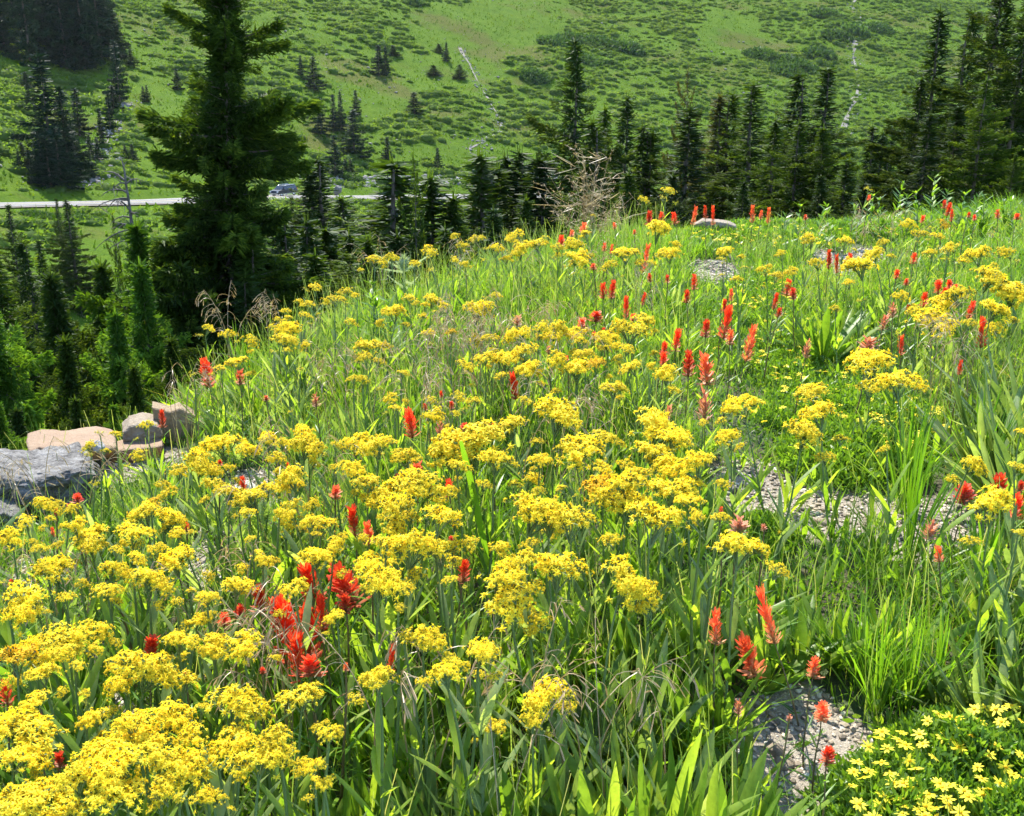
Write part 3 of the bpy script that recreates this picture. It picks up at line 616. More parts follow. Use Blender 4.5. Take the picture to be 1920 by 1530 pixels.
# dead tree
DD = 30; p0 = at(256, 470, DD); p1 = at(250, 325, DD); zb = T1(p0[0], p0[1]); Hd = p1[2] - zb
e = empty('dead_tree', (p0[0], p0[1], zb), 'bare grey dead conifer with broken branches in front of the road', 'tree')
zz = np.linspace(0, Hd, 14); mb = MB(); mb.add(*tube(np.column_stack([.04 * np.sin(zz * 1.3) - .1 * zz / Hd, 0 * zz, zz]), .16 * (1 - .85 * (zz / Hd) ** 1.5), 8)); ob('trunk', mb.mesh('trunk', M_dead), e)
rs = np.random.RandomState(4); pm = DD / F
for k, (yy, dx, dy) in enumerate([(335, -12, -38), (340, -46, -14), (345, 30, -4), (360, -44, 6), (375, -60, 16), (372, -40, 18), (392, -18, -12), (408, -30, 12), (430, -62, 34), (408, 12, -6), (345, -24, 12), (425, -30, 4), (440, 20, 14), (455, -35, 10)]):
    z0 = at(250, yy, DD)[2] - zb; t_ = np.linspace(0, 1, 7); o_ = np.array([-.08, 0, z0])
    en = np.array([dx * pm, rs.uniform(-.3, .3), -dy * pm]); pts = o_ + en * t_[:, None] + rs.normal(0, .02, (7, 3)) * t_[:, None] + np.array([0, 0, .12]) * np.sin(t_ * PI)[:, None]
    mb = MB(); mb.add(*tube(pts, .028 * (1 - .8 * t_), 5))
    for j in range(5):
        a = pts[rs.randint(2, 6)]; b_ = a + rs.normal(0, .16, 3) + [0, 0, -.05]; mb.add(*tube([a, (a + b_) / 2 + rs.normal(0, .02, 3), b_], [.011, .008, .003], 4))
    ob('branch', mb.mesh('branch', M_dead), e)
# ------------------------------------------------------------------ vehicle on the road
def bevbox(mb, x0, x1, y0, y1, z0, z1, m=0):
    V = np.array([(x, y, z) for x in (x0, x1) for y in (y0, y1) for z in (z0, z1)]); mb.add(V, [[0, 1, 3, 2], [4, 6, 7, 5], [0, 4, 5, 1], [2, 3, 7, 6], [0, 2, 6, 4], [1, 5, 7, 3]], m=m)
def prism(outline, y0, y1, inset=0.0, zmid=None):
    """side outline (x,z) swept across the width; points above zmid pulled in by inset"""
    mb = MB(); n = len(outline); V = []
    for y, s in ((y0, 1), (y1, -1)):
        for (x, z) in outline: V.append((x, y + s * (inset if zmid is not None and z > zmid else 0), z))
    mb.add(V, [[k, (k + 1) % n, n + (k + 1) % n, n + k] for k in range(n)])
    mb2 = MB(); mb.add(V, [list(range(n))]); mb.add(V, [list(range(n, 2 * n))[::-1]]); return mb
M_car = plain('dark_blue_paint', (.008, .011, .022), .3, spec=.4); M_glass = plain('dark_glass', (.02, .025, .03), .06, spec=.8); M_silver = plain('silver_trim', (.55, .56, .58), .25, metal=.8)
M_tyre = plain('tyre_rubber', (.02, .02, .02), .8); M_lamp = plain('headlight_glass', (.8, .82, .85), .1, spec=.8); M_tail = plain('tail_light_glass', (.5, .02, .02), .2)
cp = at(541, 366, 178); j = int(np.argmin(np.hypot(RPS[:, 0] - cp[0], RPS[:, 1] - cp[1]))); tn = RPS[j + 2] - RPS[j - 2]; ang = math.atan2(tn[1], tn[0]); nv = np.array([-math.sin(ang), math.cos(ang)])
cpos = (RPS[j][0] + nv[0] * 1.6, RPS[j][1] + nv[1] * 1.6, RPS[j][2] + .07)
car = empty('parked_car' if False else 'suv', cpos, 'dark blue sport utility vehicle driving left along the valley road', 'car', rot=(0, 0, ang + PI))
body = [(2.5, .35), (2.55, .7), (2.42, .98), (1.35, 1.1), (.72, 1.72), (-2.15, 1.78), (-2.45, 1.15), (-2.52, .8), (-2.5, .35)]
ob('body', prism(body, -.95, .95, .17, 1.12).mesh('body', M_car, False), car)
for s in (-1, 1):
    for (x0, x1, xt0, xt1) in ((.25, 1.12, .25, .68), (-.85, .15, -.85, .15), (-2.2, -.95, -2.02, -.95)):
        mb = MB(); y = s * .962; yt = s * .80
        mb.add([(x0, y, 1.16), (x1, y, 1.16), (xt1, yt, 1.66), (xt0, yt, 1.66)], [[0, 1, 2, 3]]); mb.add([(x0, y * .98, 1.16), (x1, y * .98, 1.16), (xt1, yt * .98, 1.66), (xt0, yt * .98, 1.66)], [[3, 2, 1, 0]])
        ob('window', mb.mesh('window', M_glass, False), car)
    mb = MB(); bevbox(mb, -2.3, 2.3, s * .955 - .02, s * .955 + .02, .36, .46); ob('side_step', mb.mesh('side_step', M_silver, False), car)
    mb = MB(); mb.add(*tube([(.5, s * .7, 1.76), (.3, s * .7, 1.84), (-1.9, s * .7, 1.86), (-2.1, s * .7, 1.80)], .03, 6)); ob('roof_rail', mb.mesh('roof_rail', M_silver), car)
    mb = MB(); bevbox(mb, 2.46, 2.57, s * .78 - .14, s * .78 + .14, .72, .92); ob('headlight', mb.mesh('headlight', M_lamp, False), car)
    mb = MB(); bevbox(mb, -2.52, -2.4, s * .82 - .08, s * .82 + .08, .85, 1.3); ob('tail_light', mb.mesh('tail_light', M_tail, False), car)
    mb = MB(); bevbox(mb, .95, 1.12, s * 1.0 - .09, s * 1.0 + .09, 1.12, 1.28); ob('side_mirror', mb.mesh('side_mirror', M_car, False), car)
    for x in (1.55, -1.6):
        wl = ob('wheel', None, car, loc=(x, s * .84, .36))
        a = np.linspace(0, 2 * PI, 25)[:-1]; mb = MB(); n = 24
        prof = [(.24, -.1), (.34, -.12), (.37, -.08), (.37, .08), (.34, .12), (.24, .1)]
        V = np.array([(r * math.cos(q), y, r * math.sin(q)) for q in a for (r, y) in prof]); Fq = [[i * 6 + k, i * 6 + k + 1, ((i + 1) % n) * 6 + k + 1, ((i + 1) % n) * 6 + k] for i in range(n) for k in range(5)]
        mb.add(V, Fq); ob('tyre', mb.mesh('tyre', M_tyre), wl)
        mb = MB(); V = [(0, s * .1, 0)] + [((.25 if i % 2 == 0 else .21) * math.cos(q), s * (.09 if i % 4 < 2 else .05), .25 * math.sin(q)) for i, q in enumerate(a)]; mb.add(V, [[0, 1 + k, 1 + (k + 1) % n] for k in range(n)]); ob('rim', mb.mesh('rim', M_silver, False), wl)
mb = MB(); mb.add([(1.36, -.86, 1.12), (1.36, .86, 1.12), (.76, .74, 1.69), (.76, -.74, 1.69)], [[0, 1, 2, 3]]); mb.V[0] += np.array([.02, 0, .02]); ob('windscreen', mb.mesh('windscreen', M_glass, False), car)
mb = MB(); bevbox(mb, 2.5, 2.6, -.85, .85, .4, .58); ob('front_bumper', mb.mesh('front_bumper', M_silver, False), car)

# ------------------------------------------------------------------ rocks
def rock_mesh(seed, dims, mat, planes=9, amp=.11, sub=I5, flat_top=None, sharp=.6):
    rs = np.random.RandomState(seed); V = sub[0].copy()
    for k in range(planes):
        n = nrm(rs.normal(size=3)); d = rs.uniform(sharp, .95); h = V @ n; V = V - np.outer(np.maximum(h - d, 0), n)
    if flat_top is not None: V[:, 2] = np.minimum(V[:, 2], flat_top + .04 * fbm(V[:, 0] * 4, V[:, 1] * 4, seed, 3))
    nz = fbm(V[:, 0] * 3 + V[:, 2] * 2.1, V[:, 1] * 3 - V[:, 2] * 1.7, seed, 5) + .5 * fbm(V[:, 0] * 11 + V[:, 2] * 7, V[:, 1] * 11, seed + 3, 4)
    V = V * (1 + amp * 2 * nz)[:, None] * np.array(dims); mb = MB(); mb.add(V, sub[1]); return mb.mesh('rock', mat)
def rockmat(name, stops, bump=.7, s1=9, s2=45, rough=.85, pale=None):
    m, t, out = newmat(name); b = N(t, 'ShaderNodeBsdfPrincipled'); b.inputs['Roughness'].default_value = rough
    c = mixc(t, .5, ramp(t, noise(t, s1, 6, .65), stops), ramp(t, noise(t, s2, 6, .7), stops)); t.links.new(c, b.inputs['Base Color'])
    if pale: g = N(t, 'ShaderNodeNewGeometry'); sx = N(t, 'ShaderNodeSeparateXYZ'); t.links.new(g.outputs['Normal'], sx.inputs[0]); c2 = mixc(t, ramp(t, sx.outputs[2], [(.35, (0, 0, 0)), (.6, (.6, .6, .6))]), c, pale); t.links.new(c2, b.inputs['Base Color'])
    bp = N(t, 'ShaderNodeBump'); bp.inputs['Strength'].default_value = bump; bp.inputs['Distance'].default_value = .012
    t.links.new(noise(t, s2, 8, .7), bp.inputs['Height']); t.links.new(bp.outputs[0], b.inputs['Normal']); t.links.new(b.outputs[0], out.inputs[0]); return m
M_gr = rockmat('grey_granite', [(.36, (.02, .017, .014)), (.45, (.085, .078, .07)), (.54, (.19, .18, .165)), (.68, (.33, .32, .30))], 1.0, 16, 70)
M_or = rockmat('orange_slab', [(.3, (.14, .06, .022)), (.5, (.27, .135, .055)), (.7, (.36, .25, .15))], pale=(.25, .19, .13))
M_cr = rockmat('cream_rock', [(.3, (.13, .09, .05)), (.5, (.24, .19, .13)), (.7, (.33, .28, .21))])
M_ta = rockmat('tan_rock', [(.3, (.15, .10, .05)), (.5, (.25, .18, .10)), (.7, (.34, .27, .18))])
M_wh = rockmat('white_rock', [(.3, (.3, .28, .25)), (.6, (.5, .48, .45))])
def rock(px, py, D, dims, mat, label, seed, rot=(0, 0, 0), name='rock', **kw):
    P = at(px, py, D) if D else gp(px, py)[0] + np.array([0, 0, dims[2] * .35]); o = ob(name, rock_mesh(seed, dims, mat, **kw), loc=P, rot=rot); return tag(o, label, 'rock', 'rocks in the meadow')
def outline_rock(pts, D, depth, mat, label, seed, k=5.0, amp=.05, fine=.02, tilt=0.0):
    """a rock whose silhouette follows pts (photo pixels) at distance D, with real depth and rough faces"""
    Q = np.array([at(x, y, D) for x, y in pts]); c = Q.mean(0); a0 = math.atan2(c[0], c[1]); ux = np.array([math.cos(a0), -math.sin(a0), 0.]); uy = np.array([math.sin(a0), math.cos(a0), 0.])
    L = np.stack([(Q - c) @ ux, (Q - c)[:, 2]], 1); V = ico(6)[0]; th = np.arctan2(V[:, 2], V[:, 0]); R_ = np.zeros(len(V))
    d = np.stack([np.cos(th), np.sin(th)], 1)
    for p, q in zip(L, np.roll(L, -1, 0)):
        e = q - p; den = d[:, 0] * e[1] - d[:, 1] * e[0]; den = np.where(abs(den) < 1e-12, 1e-12, den); t_ = (p[0] * e[1] - p[1] * e[0]) / den; u = (p[0] * d[:, 1] - p[1] * d[:, 0]) / den
        R_ = np.where((t_ > 0) & (u >= -1e-6) & (u <= 1 + 1e-6), np.maximum(R_, t_), R_)
    y = V[:, 1]; rho = np.sqrt(np.clip(1 - y * y, 0, 1)); sc = np.minimum(1, rho * 1.35) ** .8; yy = np.sign(y) * np.minimum(abs(y) * 1.25, .8 + .2 * abs(y))
    X = R_ * np.cos(th) * sc; Z = R_ * np.sin(th) * sc; Y = yy * depth + tilt * Z
    S_ = 1 / max(np.ptp(L[:, 0]), .05)
    nz = fbm(X * 5 * S_ + Y * 9, Z * 9 * S_ - Y * 7, seed, 5); n2 = fbm(X * 26 * S_ + Y * 40, Z * 34 * S_ + Y * 30, seed + 5, 4); n3 = np.abs(fbm(X * 9 * S_ + 3, Z * 16 * S_ + Y * 12, seed + 9, 3))
    f = 1 + amp * 2 * nz + fine * 2 * n2 - amp * np.clip(.12 - n3, 0, 1) * 4
    Pw = ux[None] * (X * f)[:, None] + uy[None] * (Y * (f + amp * 3 * nz))[:, None]; Pw[:, 2] += Z * f
    mb = MB(); mb.add(Pw, ico(6)[1]); return tag(ob('rock', mb.mesh('rock', mat), loc=c), label, 'rock', 'rocks in the meadow', 'thing')
outline_rock([(-70, 868), (0, 864), (60, 870), (108, 858), (150, 853), (176, 868), (172, 905), (140, 928), (90, 946), (20, 955), (-70, 960)], 3.5, .17, M_gr, 'large rough grey boulder lying at the left edge in front of the orange slab', 3, amp=.09, fine=.05)
outline_rock([(-60, 940), (0, 935), (35, 950), (58, 975), (50, 1005), (10, 1030), (-60, 1040)], 3.3, .13, M_gr, 'smaller grey boulder cut by the left edge, in front of the large grey boulder', 8, amp=.09, fine=.05)
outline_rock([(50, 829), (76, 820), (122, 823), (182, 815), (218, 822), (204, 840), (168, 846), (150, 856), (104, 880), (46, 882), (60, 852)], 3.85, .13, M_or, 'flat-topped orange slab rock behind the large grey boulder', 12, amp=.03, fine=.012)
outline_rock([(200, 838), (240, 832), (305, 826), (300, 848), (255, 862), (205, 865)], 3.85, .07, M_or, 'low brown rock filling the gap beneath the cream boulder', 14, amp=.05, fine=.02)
outline_rock([(229, 802), (243, 788), (270, 781), (294, 787), (305, 806), (297, 824), (265, 836), (233, 832)], 3.95, .08, M_cr, 'cream boulder with a sunlit face between slab and angular rock', 21, amp=.03, fine=.015)
outline_rock([(284, 757), (318, 766), (336, 759), (362, 772), (384, 792), (384, 816), (350, 830), (305, 832), (292, 800)], 4.0, .055, M_ta, 'angular tan rock with a pointed left corner beside the cream boulder', 33, amp=.02, fine=.012)
rock(160, 880, 3.6, (.05, .04, .03), M_gr, 'small pale grey stone on top of the large grey boulder', 41)
rock(185, 838, 3.7, (.022, .02, .025), M_wh, 'small white stone beside the small yellow flowers on the orange slab', 42)
outline_rock([(1302, 419), (1318, 411), (1345, 413), (1366, 416), (1380, 422), (1385, 440), (1340, 445), (1296, 440)], 6.7, .08, M_cr, 'long cream rock on the crest behind three red paintbrushes', 51, amp=.04, fine=.02)
rock(462, 925, None, (.055, .05, .03), M_wh, 'white stone among yellow flowers above the middle left gravel', 61, planes=8)
rock(633, 356, 186, (.7, .6, 1.1), M_gr, 'grey leaning rock on the bank above the road, right of the vehicle', 71, (0, .5, 0), planes=9)
rs = np.random.RandomState(71)
its = []
for k in range(26):
    g = GRAV[k % 14]; x = g[0] + rs.uniform(-.6, .6) * g[2]; y = g[1] + rs.uniform(-.5, .5) * g[3]
    if not (5 < x < 1915 and y < 1520): continue
    P, h, r = gp(x, y); its.append(dict(x=x, y=y, P=P, s=rs.uniform(.008, .02)))
zonelabel(its, [(1500, 1420, 'on the gravel left of the daisy mat'), (1440, 930, 'on the gravel right of the big flower clusters'), (1760, 985, 'on the gravel at the right edge'), (1330, 512, 'on the gravel below the crest rock'), (1590, 492, 'on the upper middle gravel patch'), (1850, 462, 'on the upper right gravel patch'), (205, 1300, 'on the gravel strip at lower left'), (385, 1040, 'on the gravel above that strip'), (470, 915, 'around the white stone'), (240, 868, 'below the cream boulder')], 'small grey pebble')
for k, it in enumerate(its):
    o = ob('pebble', rock_mesh(200 + k, (it['s'] * 1.3, it['s'], it['s'] * .7), M_gr if k % 2 else M_cr, sub=I3, amp=.08), loc=it['P'] + np.array([0, 0, it['s'] * .3]), rot=(0, 0, rs.uniform(0, 6))); tag(o, it['label'], 'stone', 'loose stones on the gravel')
# fine gravel
n = 200000; r_ = np.sqrt(rs.uniform(.8 ** 2, 7.6 ** 2, n)); a_ = np.radians(rs.uniform(-31, 31, n)); X = r_ * np.sin(a_); Y = r_ * np.cos(a_); Z = T(X, Y); px, py = proj(X, Y, Z)
kk = gravel_mask(px, py) > .25; X, Y, Z, r_ = X[kk], Y[kk], Z[kk], r_[kk]; s_ = rs.uniform(.0013, .0045, len(X)) * (1 + r_ / 9) * rs.choice([1, 1, 1.5], len(X))
mb = MB(); blobs(mb, np.stack([X, Y, Z + s_ * .3], 1), np.stack([s_ * 1.2, s_, s_ * .7], 1), ico(1), rs, .25, rs.uniform(0, 1, len(X)))
m, t, out = newmat('gravel_grains'); b = N(t, 'ShaderNodeBsdfPrincipled'); b.inputs['Roughness'].default_value = .85; a = N(t, 'ShaderNodeAttribute', attribute_name='v')
t.links.new(ramp(t, a.outputs['Fac'], [(0, (.09, .075, .06)), (.3, (.25, .20, .14)), (.7, (.43, .36, .27)), (1, (.68, .62, .52))]), b.inputs['Base Color']); t.links.new(b.outputs[0], out.inputs[0])
tag(ob('gravel', mb.mesh('gravel', m, False)), 'loose beige and grey gravel in the bare patches', 'gravel', kind='stuff')
# ------------------------------------------------------------------ meadow plants: mesh variants
def corymb(seed, n, rays, cross, lumps, pet=M_yel, disc=True):
    """flat-topped cluster of small daisies: radius 1, stem joins at the origin, flowers around z = .75"""
    rs = np.random.RandomState(seed); a = rs.uniform(0, 2 * PI, lumps); rr = np.sqrt(rs.uniform(.05, 1, lumps)) * .68
    LC = np.stack([np.cos(a) * rr, np.sin(a) * rr, .60 + .46 * (1 - rr ** 2) + rs.uniform(-.12, .12, lumps)], 1)
    j = rs.randint(0, lumps, n); q = rs.normal(0, 1, (n, 3)) * [.2, .2, .08]; Pf = LC[j] + q; Pf[:, 2] -= .9 * (q[:, 0] ** 2 + q[:, 1] ** 2)
    out = Pf * [1, 1, .0]; up = nrm(np.stack([q[:, 0] * 1.6 + Pf[:, 0] * .5, q[:, 1] * 1.6 + Pf[:, 1] * .5, np.full(n, .55)], 1) + rs.normal(0, .15, (n, 3)))
    mb = MB()
    # pedicels
    st = []
    for c in LC:
        mid = np.array([c[0] * .4, c[1] * .4, c[2] * .45]); V, Fc = tube([[0, 0, 0], mid, c - [0, 0, .12]], [.035, .028, .02], 4); mb.add(V, Fc, .6, 1)
    V, Fc, vv = strips(LC[j] - [0, 0, .25], nrm(Pf - LC[j] + [0, 0, .25]), sides(up, rs), np.linalg.norm(Pf - LC[j] + [0, 0, .25], axis=1), .022, 0 * Pf, 1, lambda t: 1, v=.7); mb.add(V, Fc, vv, 1)
    # green cups
    D = nrm(up); V, Fc, vv = strips(np.repeat(Pf, 3, 0) - np.repeat(D, 3, 0) * .10, np.repeat(D, 3, 0), sides(np.repeat(D, 3, 0), rs), .11, .075, 0 * np.repeat(D, 3, 0), 1, lambda t: .5 + .5 * t, v=.8); mb.add(V, Fc, vv, 1)
    # rays
    Dn = np.repeat(D, rays, 0); Pn = np.repeat(Pf, rays, 0); s1 = sides(D, rs); s2 = np.cross(D, s1); k = np.tile(np.arange(rays), n) * 2 * PI / rays + rs.normal(0, .25, n * rays)
    rad = np.repeat(s1, rays, 0) * np.cos(k)[:, None] + np.repeat(s2, rays, 0) * np.sin(k)[:, None]
    dr = nrm(rad + Dn * rs.uniform(-.25, .75, (n * rays, 1))); tone = np.clip(np.repeat(rs.uniform(0, .35, n) + (rs.uniform(size=n) < .05) * .35, rays) + rs.uniform(-.05, .15, n * rays), 0, 1)
    L = rs.uniform(.10, .155, n * rays); V, Fc, vv = strips(Pn, dr, nrm(np.cross(dr, Dn) + rs.normal(0, .2, Dn.shape)), L, .044 if rays > 5 else .07, -Dn * (L * rs.uniform(-.1, .5, n * rays))[:, None], 2 if rays > 5 else 1, lambda t: .7 + .6 * t * (1.2 - t) if t < .99 else .35, v=tone); mb.add(V, Fc, vv, 0)
    if disc:
        m = 6; ph = np.arange(m) * 2 * PI / m
        ring = Pf[:, None] + .045 * (s1[:, None] * np.cos(ph)[None, :, None] + s2[:, None] * np.sin(ph)[None, :, None]) + D[:, None] * .015
        ring2 = Pf[:, None] + .026 * (s1[:, None] * np.cos(ph)[None, :, None] + s2[:, None] * np.sin(ph)[None, :, None]) + D[:, None] * .055
        V = np.concatenate([ring, ring2], 1).reshape(-1, 3); b = (np.arange(n) * 12)[:, None]; i = np.arange(6)[None]; jn = (i + 1) % 6
        mb.add(V, np.stack([(b + i).ravel(), (b + jn).ravel(), (b + jn + 6).ravel(), (b + i + 6).ravel()], 1), .62 + np.repeat(rs.uniform(-.1, .3, n), 12), 0)
        mb.add(V, np.concatenate([b + 6, b + 7, b + 8, b + 9, b + 10, b + 11], 1), .62, 0)
    return mb.mesh('flower_head', [pet, M_gst])
M_old = leafmat('ageing_petal', [(0, (.92, .70, .04)), (.6, (.82, .52, .02)), (1, (.6, .3, .03))], .35, .7, .2, (1.1, 1.0, .7))
HEAD = {'near': [corymb(300 + i, [210, 170, 230, 150][i % 4], 8, 1, [9, 7, 11, 6][i % 4]) for i in range(7)],
        'mid': [corymb(320 + i, 100, 6, 1, [5, 6, 8][i % 3], M_yel) for i in range(5)],
        'far': [corymb(340 + i, 36, 5, 1, 5, M_lem if i % 2 else M_yel, False) for i in range(4)]}
def stem_mesh(seed, rad=.0085, kink=.02, mat=M_gst):
    rs = np.random.RandomState(seed); z = np.linspace(0, 1, 9); w_ = np.sin(z * PI) * kink; a = rs.uniform(0, 6.28)
    pts = np.column_stack([w_ * math.cos(a) + .006 * np.sin(z * 9), w_ * math.sin(a), z]); mb = MB(); V, Fc = tube(pts, rad * (1.15 - .55 * z), 6); mb.add(V, Fc, .4 + .3 * rs.uniform()); return mb.mesh('stem', mat)
STEM = [stem_mesh(400 + i) for i in range(5)]
def stemleaves(seed, n, lo, hi, L, W, mat, up=.9, fold=.25, curl=.25):
    rs = np.random.RandomState(seed); z = rs.uniform(lo, hi, n); a = np.arange(n) * 2.4 + rs.normal(0, .3, n)
    D = nrm(np.stack([np.cos(a), np.sin(a), np.full(n, up) + rs.uniform(-.2, .6, n)], 1)); h = np.stack([np.cos(a), np.sin(a), 0 * a], 1)
    l = L * rs.uniform(.6, 1.2, n) * (1.25 - .6 * z); mb = MB()
    V, Fc, vv = strips(np.stack([0 * z, 0 * z, z], 1), D, hside(D), l, W * rs.uniform(.7, 1.2, n) * (1.2 - .4 * z), (h * rs.uniform(0, curl, (n, 1)) - [0, 0, .06]) * l[:, None], 5, lambda t: (.35 + 2.2 * t * (1 - t) * (1.3 - .5 * t)) if t < .98 else .03, fold, v=rs.uniform(0, 1, n))
    mb.add(V, Fc, vv); return mb.mesh('foliage', mat)
FOL = [stemleaves(420 + i, 9, .02, .75, .30, .042, M_leaf if i % 3 else M_grey, 1.7) for i in range(6)]

def indian(seed, mat, n=62, tight=1.0):
    """paintbrush spike, height 1, radius about .2"""
    rs = np.random.RandomState(seed); z = np.sort(rs.uniform(0, .84, n)); a = np.arange(n) * 2.4 + rs.normal(0, .3, n)
    e = .35 + 1.5 * z + rs.normal(0, .15, n); h = np.stack([np.cos(a), np.sin(a), 0 * a], 1); D = nrm(h * 1.0 + np.stack([0 * a, 0 * a, e], 1)); l = (.25 - .07 * z) * rs.uniform(.75, 1.25, n) * tight
    mb = MB(); v = np.clip(.25 + .75 * z + rs.normal(0, .1, n), 0, 1)
    P = np.stack([.03 * np.cos(a), .03 * np.sin(a), z], 1)
    V, Fc, vv = strips(P, D, hside(D), l, .085 * rs.uniform(.7, 1.2, n), h * (l * rs.uniform(-.1, .35, n))[:, None] + np.stack([0 * a, 0 * a, .10 * l], 1), 4, lambda t: (.45 + .75 * math.sin(t * 2.6)) if t < .98 else .45, .35); vv = np.repeat(v, 15)
    tt = np.tile(np.repeat(np.linspace(-.25, .25, 5), 3), n); mb.add(V, Fc, np.clip(vv + tt, 0, 1), 0)
    m = n // 2; j = rs.choice(n, m, False); D2 = nrm(D[j] + rs.normal(0, .25, (m, 3))); V, Fc, vv = strips(P[j], D2, sides(D2, rs), l[j] * 1.15, .022, 0 * D2, 1, lambda t: 1 - .6 * t, v=np.clip(v[j] + .1, 0, 1)); mb.add(V, Fc, vv, 0)
    V, Fc = tube([[0, 0, 0], [0, 0, .45], [0, 0, .93]], [.045, .075, .03], 6); mb.add(V, Fc, np.repeat([.05, .35, .75], 6), 0)
    return mb.mesh('flower_spike', mat)
SPK = {'red': [indian(500 + i, M_red) for i in range(4)], 'orange': [indian(510 + i, M_org) for i in range(3)], 'faded': [indian(520 + i, M_fad, 40, 1.2) for i in range(2)]}
M_pst = leafmat('paintbrush_stem', [(0, (.12, .13, .05)), (1, (.22, .14, .08))], .15, .5, .4)
PST = [stem_mesh(540 + i, .009, .03, M_pst) for i in range(3)]
PFO = [stemleaves(550 + i, 13, .1, .98, .20, .022, M_grass, .8, .1, .5) for i in range(3)]

def clump(seed, n, mat, L=1.0, W=.13, spread=.55, lean=(0, 0), curl=.35):
    rs = np.random.RandomState(seed); a = rs.uniform(0, 2 * PI, n); q = rs.uniform(.1, 1, n); mb = MB()
    h = np.stack([np.cos(a), np.sin(a), 0 * a], 1); D = nrm(h * (spread * q)[:, None] + [lean[0], lean[1], 1]); l = L * rs.uniform(.55, 1.05, n) * (1 - .25 * q)
    S = nrm(hside(D) + rs.normal(0, .35, D.shape)); S = nrm(S + 0); V, Fc, vv = strips(h * .05 * q[:, None], D, S, l, W * rs.uniform(.65, 1.2, n), (h * (curl * q ** 2)[:, None] + rs.normal(0, .06, (n, 3)) - [0, 0, .05]) * l[:, None], 7,
        lambda t: .22 + .85 * math.sin(PI * t ** 1.35) ** .8 if 0 < t < .98 else (.2 if t < .5 else .05), .28, v=rs.uniform(0, 1, n) if W > .03 else rs.uniform(.1, .7, n)); mb.add(V, Fc, vv); return mb.mesh('leaves', mat)
CL = {'green': [clump(600 + i, 30, M_leaf, 1, .066, .6, curl=.5) for i in range(4)], 'grey': [clump(610 + i, 28, M_grey, 1, .066, .6, (-.35, 0)) for i in range(3)], 'blade': [clump(620 + i, 34, M_grass, 1, .018, .38, curl=.5) for i in range(3)]}

